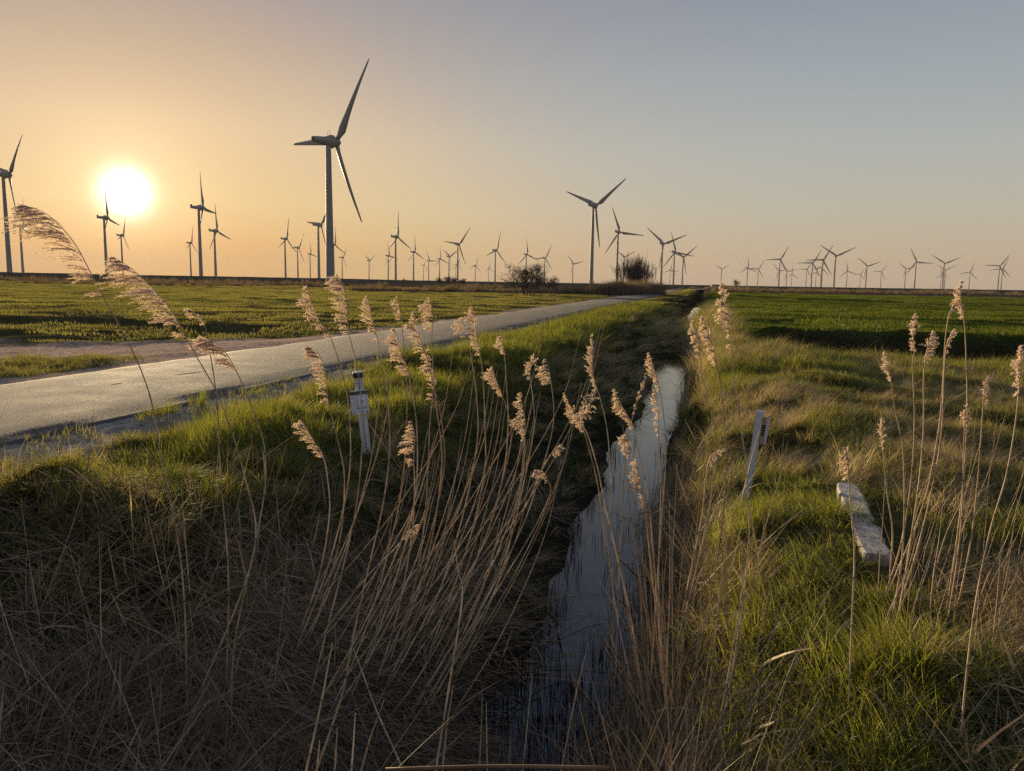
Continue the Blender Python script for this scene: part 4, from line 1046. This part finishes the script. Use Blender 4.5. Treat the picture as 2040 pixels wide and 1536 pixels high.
RD = [
 # plume tip..base | stem base..ground | width | droop | density | side | label
 ([(42, 410), (80, 419), (118, 448), (154, 493), (190, 562)], [(245, 662), (282, 740), (305, 815), (325, 940), (352, 1060), (368, 1210), (373, 1440)], 82, (-1, .14), 1.7, .62, 'tallest reed at far left, largest plume with long fingers drooping against the orange sky'),
 ([(226, 512), (262, 535), (300, 570), (335, 610), (362, 655)], [(400, 725), (432, 782), (465, 870), (490, 960), (510, 1060), (482, 1180), (372, 1440)], 62, (-1, .25), 1.6, .5, 'second large golden plume right of the tallest one, crossing the grass field'),
 ([(402, 674), (430, 684), (452, 706), (470, 738)], [(487, 775), (520, 860), (530, 930), (524, 1000), (505, 1100), (465, 1300), (462, 1500)], 58, (-1, .18), 1.0, .5, 'golden one-sided plume over the near part of the lane'),
 ([(380, 618), (392, 628), (406, 642)], [(418, 700), (432, 800), (440, 950), (455, 1150), (450, 1400)], 24, (-.6, -.1), .6, .35, 'tiny plume floating between the two large left plumes'),
 ([(613, 572), (620, 600), (636, 640), (657, 668)], [(682, 745), (696, 830), (694, 960), (650, 1140), (575, 1330)], 34, (-.9, .1), 1.0, .42, 'slim leftmost plume of the middle row standing above the lane'),
 ([(674, 549), (684, 570), (691, 610), (694, 655)], [(702, 692), (714, 745), (722, 860), (706, 1030), (650, 1260), (610, 1420)], 42, (-1, .25), 1.1, .6, 'curly plume rising highest in the middle row right above the marker post'),
 ([(732, 590), (737, 615), (744, 645), (751, 672)], [(766, 740), (774, 810), (776, 900), (762, 1010), (725, 1170), (680, 1370)], 26, (-.8, .2), .9, .4, 'narrow plume right of the curly one, stem passing right of the marker post'),
 ([(792, 592), (796, 612), (799, 634)], [(804, 680), (810, 770), (808, 900), (790, 1030), (740, 1230)], 18, (-.8, .4), .6, .5, 'small broken plume with gaps over the far lane edge'),
 ([(786, 655), (794, 685), (803, 715), (815, 747)], [(818, 770), (830, 850), (828, 980), (795, 1130), (720, 1360)], 36, (-.9, .15), 1.1, .38, 'thick upright plume over the lane left of the double plumes'),
 ([(824, 626), (832, 655), (840, 685), (852, 716)], [(862, 760), (880, 840), (884, 940), (850, 1090), (760, 1370)], 30, (-.8, .2), 1.0, .4, 'upper one of the double plumes at the lane edge'),
 ([(852, 698), (858, 725), (866, 752), (862, 790)], [(856, 850), (852, 950), (838, 1100), (790, 1330)], 28, (-.5, .4), .9, .4, 'lower one of the double plumes at the lane edge'),
 ([(858, 595), (862, 620), (861, 655)], [(861, 700), (868, 800), (880, 930), (850, 1120), (790, 1300)], 34, (-1, .35), .7, .75, 'forked plume with one long arm bent left over the lane'),
 ([(940, 613), (946, 635), (950, 668), (956, 706)], [(962, 750), (966, 850), (964, 950), (925, 1110), (840, 1340)], 26, (-.6, .25), 1.15, .4, 'dense straight plume in the middle of the lane'),
 ([(918, 634), (925, 650), (928, 665)], [(938, 710), (950, 800), (948, 900), (905, 1090), (820, 1330)], 30, (-1, .45), .45, .8, 'wispy plume with a stray side arm just left of the dense straight plume'),
 ([(1000, 672), (1001, 685), (1004, 702)], [(1008, 750), (1012, 850), (1000, 960), (960, 1090), (870, 1290)], 18, (-.6, .3), .6, .4, 'small tuft plume right of the dense straight plume at the lane edge'),
 ([(982, 732), (986, 750), (994, 770), (1002, 792)], [(1014, 830), (1018, 880), (1000, 960), (955, 1100), (850, 1330)], 26, (-.6, .1), 1.0, .35, 'short fan shaped pinkish plume over the green bank'),
 ([(600, 838), (612, 856), (626, 880), (643, 908)], [(652, 950), (656, 1030), (632, 1160), (580, 1300)], 34, (-1, .1), 1.0, .5, 'low golden plume left of the marker post foot'),
 ([(614, 690), (632, 702), (647, 735), (653, 795)], [(662, 835), (678, 900), (686, 960), (676, 1080), (630, 1230), (565, 1330)], 38, (-1, .3), 1.3, .45, 'bushy golden plume curling left beside the marker post plate'),
 ([(819, 840), (826, 865), (826, 890), (824, 920)], [(826, 970), (820, 1070), (790, 1230), (740, 1390)], 34, (-1, .55), .85, .7, 'ragged plume with drooping left arms right of the dry tuft by the post'),
 ([(1066, 706), (1060, 725), (1056, 748)], [(1062, 800), (1064, 850), (1046, 950), (1008, 1100), (915, 1310)], 20, (-.5, .5), .6, .5, 'thin grey broken plume over the shaded ditch bank'),
 ([(1088, 716), (1094, 740), (1098, 765)], [(1103, 810), (1100, 860), (1078, 940), (1040, 1050), (960, 1210), (830, 1430)], 30, (-1, .6), .6, .8, 'sparse plume with trailing side strands over the shaded ditch bank'),
 ([(1036, 780), (1040, 808), (1046, 840)], [(1044, 890), (1032, 990), (1000, 1110), (930, 1270)], 18, (-.4, .4), .7, .4, 'thin plume low over the shaded ditch bank'),
 ([(1034, 832), (1040, 848), (1046, 868)], [(1043, 930), (1026, 1040), (985, 1180), (900, 1370)], 22, (-.4, .5), .8, .4, 'blob like plume just under the thin one on the shaded bank'),
 ([(1180, 668), (1182, 700), (1180, 735), (1187, 768)], [(1196, 795), (1210, 860), (1216, 950), (1218, 1080), (1222, 1230), (1214, 1440)], 22, (-.15, -.1), 1.3, .3, 'tall narrow rosy plume left of the open water'),
 ([(1190, 775), (1178, 800), (1160, 825), (1150, 838)], [(1168, 860), (1190, 930), (1206, 1010), (1232, 1120), (1262, 1260), (1292, 1480)], 30, (-.6, .7), .8, .5, 'swept down plume with three strands under the tall narrow rosy one'),
 ([(1124, 784), (1138, 812), (1152, 838), (1163, 858)], [(1172, 890), (1190, 960), (1204, 1060), (1218, 1200), (1212, 1420)], 20, (-.5, .3), 1.0, .3, 'leaning dark rosy plume left of the three stranded one'),
 ([(1294, 704), (1300, 725), (1307, 748), (1313, 772)], [(1320, 810), (1326, 880), (1324, 960), (1314, 1090), (1302, 1270), (1288, 1500)], 18, (-.4, .3), 1.1, .3, 'slim plume pointing up right over the far end of the water'),
 ([(1224, 778), (1236, 804), (1250, 828), (1262, 852)], [(1272, 900), (1290, 980), (1300, 1080), (1314, 1250), (1338, 1490)], 22, (-.5, .3), 1.2, .3, 'fat plume leaning left across the dark edge of the water'),
 ([(1292, 740), (1282, 765), (1270, 795), (1262, 825)], [(1254, 860), (1244, 930), (1236, 1060), (1230, 1250), (1222, 1500)], 10, (.1, -.6), .9, .2, 'greenish closed seed head leaning right over the water'),
 ([(1246, 866), (1252, 880), (1258, 900), (1262, 915)], [(1274, 970), (1290, 1060), (1306, 1200), (1338, 1440)], 24, (-.4, .5), .9, .4, 'short glowing plume in front of the water'),
 ([(1268, 918), (1272, 945), (1276, 975), (1283, 1003)], [(1294, 1060), (1308, 1160), (1326, 1290), (1342, 1470)], 24, (-.5, .3), 1.1, .35, 'lowest glowing plume in front of the water'),
 ([(1304, 776), (1308, 800), (1312, 825), (1312, 868)], [(1314, 910), (1316, 1010), (1312, 1160), (1316, 1420)], 14, (-.3, .3), .8, .35, 'faint thin plume along the right edge of the water'),
 ([(1380, 640), (1384, 660), (1390, 682), (1394, 708)], [(1402, 760), (1414, 810), (1424, 870), (1418, 980), (1388, 1130), (1310, 1430)], 15, (-.3, .2), 1.1, .3, 'left small plume of the three by the far ditch end'),
 ([(1400, 632), (1408, 655), (1418, 685), (1427, 725)], [(1436, 770), (1444, 850), (1446, 950), (1430, 1110), (1386, 1330), (1370, 1480)], 22, (-.3, .2), 1.3, .3, 'middle thick twisted plume of the three by the far ditch end'),
 ([(1440, 565), (1444, 600), (1450, 640), (1456, 690)], [(1464, 760), (1474, 830), (1484, 910), (1492, 1010), (1490, 1110), (1470, 1270), (1430, 1500)], 22, (-.25, .35), 1.5, .3, 'right and tallest plume of the three, reaching the skyline'),
 ([(1916, 560), (1914, 585), (1916, 612), (1921, 640)], [(1924, 690), (1927, 800), (1922, 930), (1906, 1080), (1884, 1230)], 17, (-.1, .1), 1.3, .28, 'highest reed on the right, plume crossing the skyline'),
 ([(1902, 604), (1896, 615), (1890, 630)], [(1883, 680), (1878, 770), (1868, 870), (1838, 1010), (1770, 1180)], 12, (.3, -.3), .6, .3, 'tiny sparse plume just left of the highest right reed'),
 ([(1824, 628), (1822, 650), (1820, 672), (1822, 698)], [(1818, 730), (1822, 830), (1816, 950), (1796, 1080), (1762, 1190)], 15, (-.1, .2), 1.1, .3, 'left upright plume of the pair in the green field'),
 ([(1856, 662), (1852, 680), (1846, 700), (1843, 722)], [(1840, 760), (1840, 850), (1832, 950), (1814, 1080), (1788, 1240)], 18, (.2, .2), 1.0, .3, 'right flaring plume of the pair in the green field'),
 ([(1900, 660), (1893, 670), (1887, 684), (1884, 700)], [(1880, 760), (1876, 860), (1860, 960), (1826, 1100), (1790, 1210)], 12, (.4, -.2), .6, .3, 'small side plume below the tiny sparse one on the right'),
 ([(1764, 704), (1768, 722), (1772, 742), (1776, 762)], [(1784, 820), (1798, 890), (1802, 1000), (1796, 1120), (1776, 1240)], 14, (-.3, .2), .8, .3, 'small pale plume in front of the cross ditch'),
 ([(1966, 750), (1962, 768), (1960, 786), (1959, 804)], [(1956, 850), (1948, 960), (1934, 1080), (1906, 1220)], 13, (.2, .2), .9, .3, 'small plume over the meadow near the right edge'),
 ([(1926, 808), (1923, 825), (1922, 842), (1922, 856)], [(1920, 900), (1918, 1000), (1908, 1110), (1888, 1240)], 12, (.1, .2), .8, .3, 'lowest small plume at right, hugging the stem of the highest reed'),
 ([(2037, 690), (2034, 715), (2032, 745), (2030, 775)], [(2022, 850), (2004, 950), (1972, 1060), (1944, 1200), (1926, 1340), (1912, 1490)], 18, (-.3, .2), 1.2, .3, 'thick stemmed reed cut by the right edge of the picture'),
 ([(1757, 835), (1757, 855), (1759, 890)], [(1762, 930), (1768, 990), (1778, 1060), (1772, 1160)], 10, (0, .1), 1.0, .25, 'narrow spike plume above the weathered beam'),
 ([(1684, 890), (1688, 905), (1690, 925), (1690, 945)], [(1694, 1000), (1702, 1100), (1698, 1220), (1690, 1420)], 20, (-.2, .4), .9, .45, 'soft low plume just left of the far end of the weathered beam'),
 ([(1116, 886), (1108, 892), (1100, 902)], [(1082, 930), (1052, 1000), (1000, 1090), (930, 1210), (830, 1400)], 16, (.2, .7), .7, .5, 'upper tuft on a slanting stem in the middle of the ditch'),
 ([(1066, 938), (1074, 936), (1084, 942), (1090, 955)], [(1096, 985), (1060, 1060), (1000, 1160), (920, 1290), (840, 1440)], 18, (-.3, .7), .8, .5, 'round glowing tuft below the slanting stem tuft'),
 ([(1444, 893), (1430, 896), (1420, 905), (1412, 922)], [(1406, 950), (1400, 1020), (1380, 1120), (1340, 1320)], 13, (.2, .6), .7, .5, 'small arched plume left of the delineator post'),
 ([(830, 1048), (822, 1052), (812, 1062), (805, 1072)], [(780, 1100), (730, 1150), (660, 1240), (600, 1330)], 16, (-.3, .7), .7, .4, 'small plume on a low slanting stem in the dark hollow'),
]
for (pl_, st_, w_, dr_, dn_, sd_, lb_) in RD:
    reed(pl_, st_, w_, dr_, lb_, dn_, sd_)

NEAR = ['tallest far left plume', 'second golden plume', 'lane plume', 'floating tiny plume', 'leftmost middle row plume', 'curly high plume', 'narrow plume by the post', 'gappy far lane plume', 'thick lane plume', 'upper double plume', 'lower double plume', 'forked plume', 'dense straight plume', 'wispy lane plume', 'small tuft plume', 'pinkish fan plume', 'low plume by the post foot', 'bushy plume by the plate', 'ragged plume', 'grey broken plume', 'trailing strand plume', 'thin low plume', 'blob plume', 'tall rosy plume', 'three stranded plume', 'dark leaning rosy plume', 'slim plume over the far water', 'fat leaning plume', 'greenish seed head', 'short glowing plume', 'lowest glowing plume', 'faint thin water edge plume', 'left small plume of three', 'twisted plume of three', 'skyline plume of three', 'highest right plume', 'tiny sparse right plume', 'left plume of the field pair', 'right plume of the field pair', 'small right side plume', 'pale plume by the cross ditch', 'small meadow plume', 'lowest small right plume', 'plume at the right edge', 'spike plume over the beam', 'soft plume by the beam', 'upper slanting tuft', 'round glowing tuft', 'arched plume by the delineator', 'low hollow plume']
rr = random.Random(21); seen = {}
def bare(path, label, group, r0=.0042, bd=None, auto=True):
    if auto:       # say which one: height, lean, thickness and the plume its tip stands next to
        (tu, tv), (bu, bv) = path[0], path[-1]
        for j in sorted(range(len(RD)), key=lambda j: math.hypot(RD[j][0][0][0] - tu, RD[j][0][0][1] - tv)):
            pu, pv = RD[j][0][0]
            side = ('below' if tv > pv else 'above') if abs(tv - pv) > 1.3 * abs(tu - pu) else ('right of' if tu > pu else 'left of')
            lean = 'upright' if abs(tu - bu) < .14 * (bv - tv) else ('right leaning' if tu > bu else 'left leaning')
            lb = '%s %s, tip just %s the %s' % (lean, label, side, NEAR[j])
            if lb not in seen: break
        seen[lb] = 1; label = lb
    return reed([], path, 0, None, label, group=group, r0=r0, bd=bd)
LB = 'bare reed stem'
for i in range(46):
    bu = rr.uniform(600, 900); bv = rr.uniform(1200, 1480); hgt = rr.uniform(330, 640); k = rr.uniform(.28, .62)
    tu = bu + hgt * k; tv = bv - hgt
    c1 = (bu + (tu - bu) * .50, bv - hgt * .36); c2 = (bu + (tu - bu) * .86, bv - hgt * .72)
    bare([(tu, tv), c2, c1, (bu, bv)], LB, 'bare stems left of the water', rr.uniform(.003, .0044))
for i in range(14):
    bu = rr.uniform(1290, 1345); bv = rr.uniform(1420, 1540); hgt = rr.uniform(300, 620); k = rr.uniform(-.24, .06)
    tu = bu + hgt * k; tv = bv - hgt
    bare([(tu, tv), (tu - (tu - bu) * .25 + rr.uniform(-6, 6), tv + hgt * .35), (tu - (tu - bu) * .6, tv + hgt * .68), (bu, bv)], 'bare bundle stem', 'bare stems right of the water', rr.uniform(.003, .0046))
for (a, b, c) in (((1398, 930), (1388, 1050), (1340, 1440)), ((1470, 980), (1440, 1130), (1400, 1480)), ((1496, 1020), (1478, 1180), (1420, 1510)), ((1560, 930), (1525, 1050), (1488, 1190)), ((1416, 1010), (1400, 1140), (1380, 1400)), ((1366, 1040), (1352, 1200), (1350, 1470))):
    bare([a, b, ((b[0] + c[0]) / 2, (b[1] + c[1]) / 2 + 10), c], 'bare slope stem', 'bare stems on the right slope')
for i in range(34):
    bu = rr.uniform(1740, 2060); bv = rr.uniform(1090, 1330); hgt = rr.uniform(120, 330); k = rr.uniform(.05, .42)
    tu = bu + hgt * k; tv = bv - hgt
    bare([(tu, tv), (tu - (tu - bu) * .35, tv + hgt * .4), (bu + (tu - bu) * .25, bv - hgt * .3), (bu, bv)], 'thin golden stem', 'thin stems on the right bank', rr.uniform(.0016, .003))
for i in range(16):
    bu = rr.uniform(20, 560); bv = rr.uniform(1180, 1480); hgt = rr.uniform(120, 420); k = rr.uniform(-.35, .5)
    tu = bu + hgt * k; tv = bv - hgt
    bare([(tu, tv), (tu - (tu - bu) * .3, tv + hgt * .35), (tu - (tu - bu) * .65, tv + hgt * .68), (bu, bv)], 'thin straw stem', 'thin stems in the left straw', rr.uniform(.0016, .003))
CUT = [((662, 1282), (640, 1400), (600, 1580), 'snapped reed stalk with pointed tip, leftmost of those rising from the bottom edge'), ((712, 1236), (680, 1390), (612, 1590), 'long snapped stalk meeting the top of the slanting crossed stalk'), ((704, 1292), (752, 1420), (815, 1560), 'crossed stalk slanting down to the right from the long snapped one'),
       ((765, 1395), (735, 1480), (705, 1590), 'short pale snapped stalk right of the crossed stalk'), ((905, 1076), (920, 1200), (880, 1460), 'tall snapped stalk with a kinked top in the middle of the ditch'), ((903, 1366), (890, 1450), (876, 1590), 'short reddish snapped stalk under the tall kinked one'),
       ((961, 1382), (958, 1470), (952, 1590), 'pale upright pair stalk rising at the bottom centre'), ((969, 1400), (970, 1480), (972, 1590), 'thinner twin of the pale upright stalk at the bottom centre'), ((1060, 1346), (1050, 1450), (1036, 1590), 'straight snapped stalk with a frayed tip before the dark water'),
       ((1172, 1280), (1144, 1400), (1108, 1590), 'long leaning snapped stalk in front of the near water'), ((1017, 1476), (1012, 1530), (1005, 1590), 'stub of a stalk at the bottom edge under the frayed one'), ((672, 1450), (668, 1520), (662, 1590), 'stub of a stalk at the bottom edge under the leftmost snapped one'),
       ((708, 1420), (703, 1500), (695, 1590), 'thin reddish stub between the first snapped stalks'), ((637, 1476), (632, 1530), (628, 1590), 'leftmost stub at the bottom edge')]
for (a, b, c, lb) in CUT:
    k = (1860 - c[1]) / (c[1] - b[1]); bare([a, ((a[0] + b[0]) / 2, (a[1] + b[1]) / 2), b, c, (c[0] + (c[0] - b[0]) * k, 1860)], lb, 'snapped stalks at the bottom', .0052, None, False)
LIE = [((500, 1205), (760, 1240), (1180, 1262)), ((430, 1340), (700, 1370), (1060, 1420)), ((880, 1250), (1180, 1270), (1300, 1240)), ((640, 1130), (820, 1108), (866, 1100)), ((780, 1305), (900, 1290), (1050, 1220)), ((980, 1405), (1150, 1390), (1330, 1360)), ((960, 1360), (1120, 1372), (1300, 1400)),
       ((1000, 1300), (1100, 1330), (1260, 1330)), ((930, 1440), (1120, 1425), (1360, 1440)), ((320, 1000), (200, 1080), (60, 1150)), ((1270, 1430), (1400, 1470), (1530, 1440)), ((40, 1365), (70, 1380), (108, 1398)), ((1650, 1010), (1560, 1060), (1500, 1120)), ((860, 1400), (1010, 1380), (1190, 1440))]
LIEL = ['fallen reed stem crossing the hollow just below the slanting tuft', 'fallen reed stem across the dark straw at bottom left centre', 'fallen reed stem bridging the water from the stand to the right slope', 'pale fallen stem sticking out level above the hollow', 'fallen stem rising to the right under the thick stand', 'fallen stem over the near water, tilted up to the right', 'fallen stem over the near water, tilted down to the right', 'curved fallen stem over the dark water left edge', 'lowest fallen stem spanning the near end of the ditch', 'fallen stem on the sunlit grass lip at left', 'sagging fallen stem below the right slope near the bottom', 'short bright fallen stem in the dark lower left straw', 'fallen stem lying over the grass from the beam to the left', 'fallen stem among the snapped stalk tops at bottom centre']
for i, (a, b, c) in enumerate(LIE):
    q = []
    for j, (u, v) in enumerate((a, b, c)):
        h, D = ground_hit(u, v, .06); h.z = max(h.z, WATER_Z + .05 + .02 * (i % 3)); q.append(h + Vector((0, 0, .05 if j == 1 else .02)))
    o = q[1].copy(); mb = MB(); mb.tube([p - o for p in bez(q, 16)], [.0035 - .0018 * t / 15 for t in range(16)], 5); s = mb.build('fallen_reed', stem_m, None, True); s.location = o
    tag(s, LIEL[i], 'reed', 'fallen reeds')
# the stalk lying across the very bottom edge
a, b, c = at(768, 1533, 1.75), at(985, 1527, 1.72), at(1215, 1530, 1.70)
mb = MB(); mb.tube([p - b for p in bez([a, b, c], 12)], .0042, 8); s = mb.build('fallen_reed', stem_m, None, True); s.location = b
tag(s, 'thick orange reed stalk lying level along the bottom edge', 'reed')

# ------------------------------------------------------------------ single tussocks that stand out
tus_m = own_mat('tussock_straw', (.30, .21, .115), (.62, .47, .30), .45, 1.4)
for (u, v, lean, n, R_, Lm, lb) in ((768, 908, .2, 150, .16, .50, 'arching dry grass tussock at the foot of the marker post'), (1690, 965, .35, 130, .15, .55, 'wind swept dry tussock behind the far end of the weathered beam'), (1890, 1040, .3, 110, .18, .42, 'pale dry tussock in the meadow right of the beam'),
                                (1345, 1090, .3, 70, .10, .40, 'dry tuft with curled blades hanging over the right edge of the water'), (300, 1075, -.2, 150, .22, .42, 'sunlit straw tussock on the lip of the shaded hollow'), (120, 1200, .1, 110, .2, .55, 'upright dry tussock in the straw at far left'), (1775, 745, .3, 60, .16, .5, 'dry reed tuft at the edge of the cross ditch')):
    g, D = ground_hit(u, v); r = random.Random(u); bl = []
    for i in range(n):
        x, y = disc(r, R_); az = r.gauss(lean, 1.0) if r.random() < .75 else r.uniform(0, TWO)
        bl.append((x, y, az, Lm * r.uniform(.55, 1.2), r.uniform(.05, .6), r.uniform(.5, 1.9), r.uniform(.0025, .005), r.random()))
    o = obj('grass_tussock', clump('grass_tussock', tus_m, bl), None, (g.x, g.y, g.z - .03)); tag(o, lb, 'tussock', 'dry grass tussocks')

# ------------------------------------------------------------------ evening haze
hm = bpy.data.materials.new('haze'); hm.use_nodes = True; ht = hm.node_tree; ht.nodes.clear()
ho = ht.nodes.new('ShaderNodeOutputMaterial'); hv = ht.nodes.new('ShaderNodeVolumePrincipled')
hv.inputs['Color'].default_value = (.38, .39, .45, 1); hv.inputs['Density'].default_value = .00008; hv.inputs['Anisotropy'].default_value = .12
ht.links.new(hv.outputs[0], ho.inputs['Volume'])
mb = MB(); mb.box((0, 1900, 62), (9400, 5200, 130)); hz = mb.build('haze', hm); tag(hz, 'thin warm evening haze over the marsh', kind='stuff')
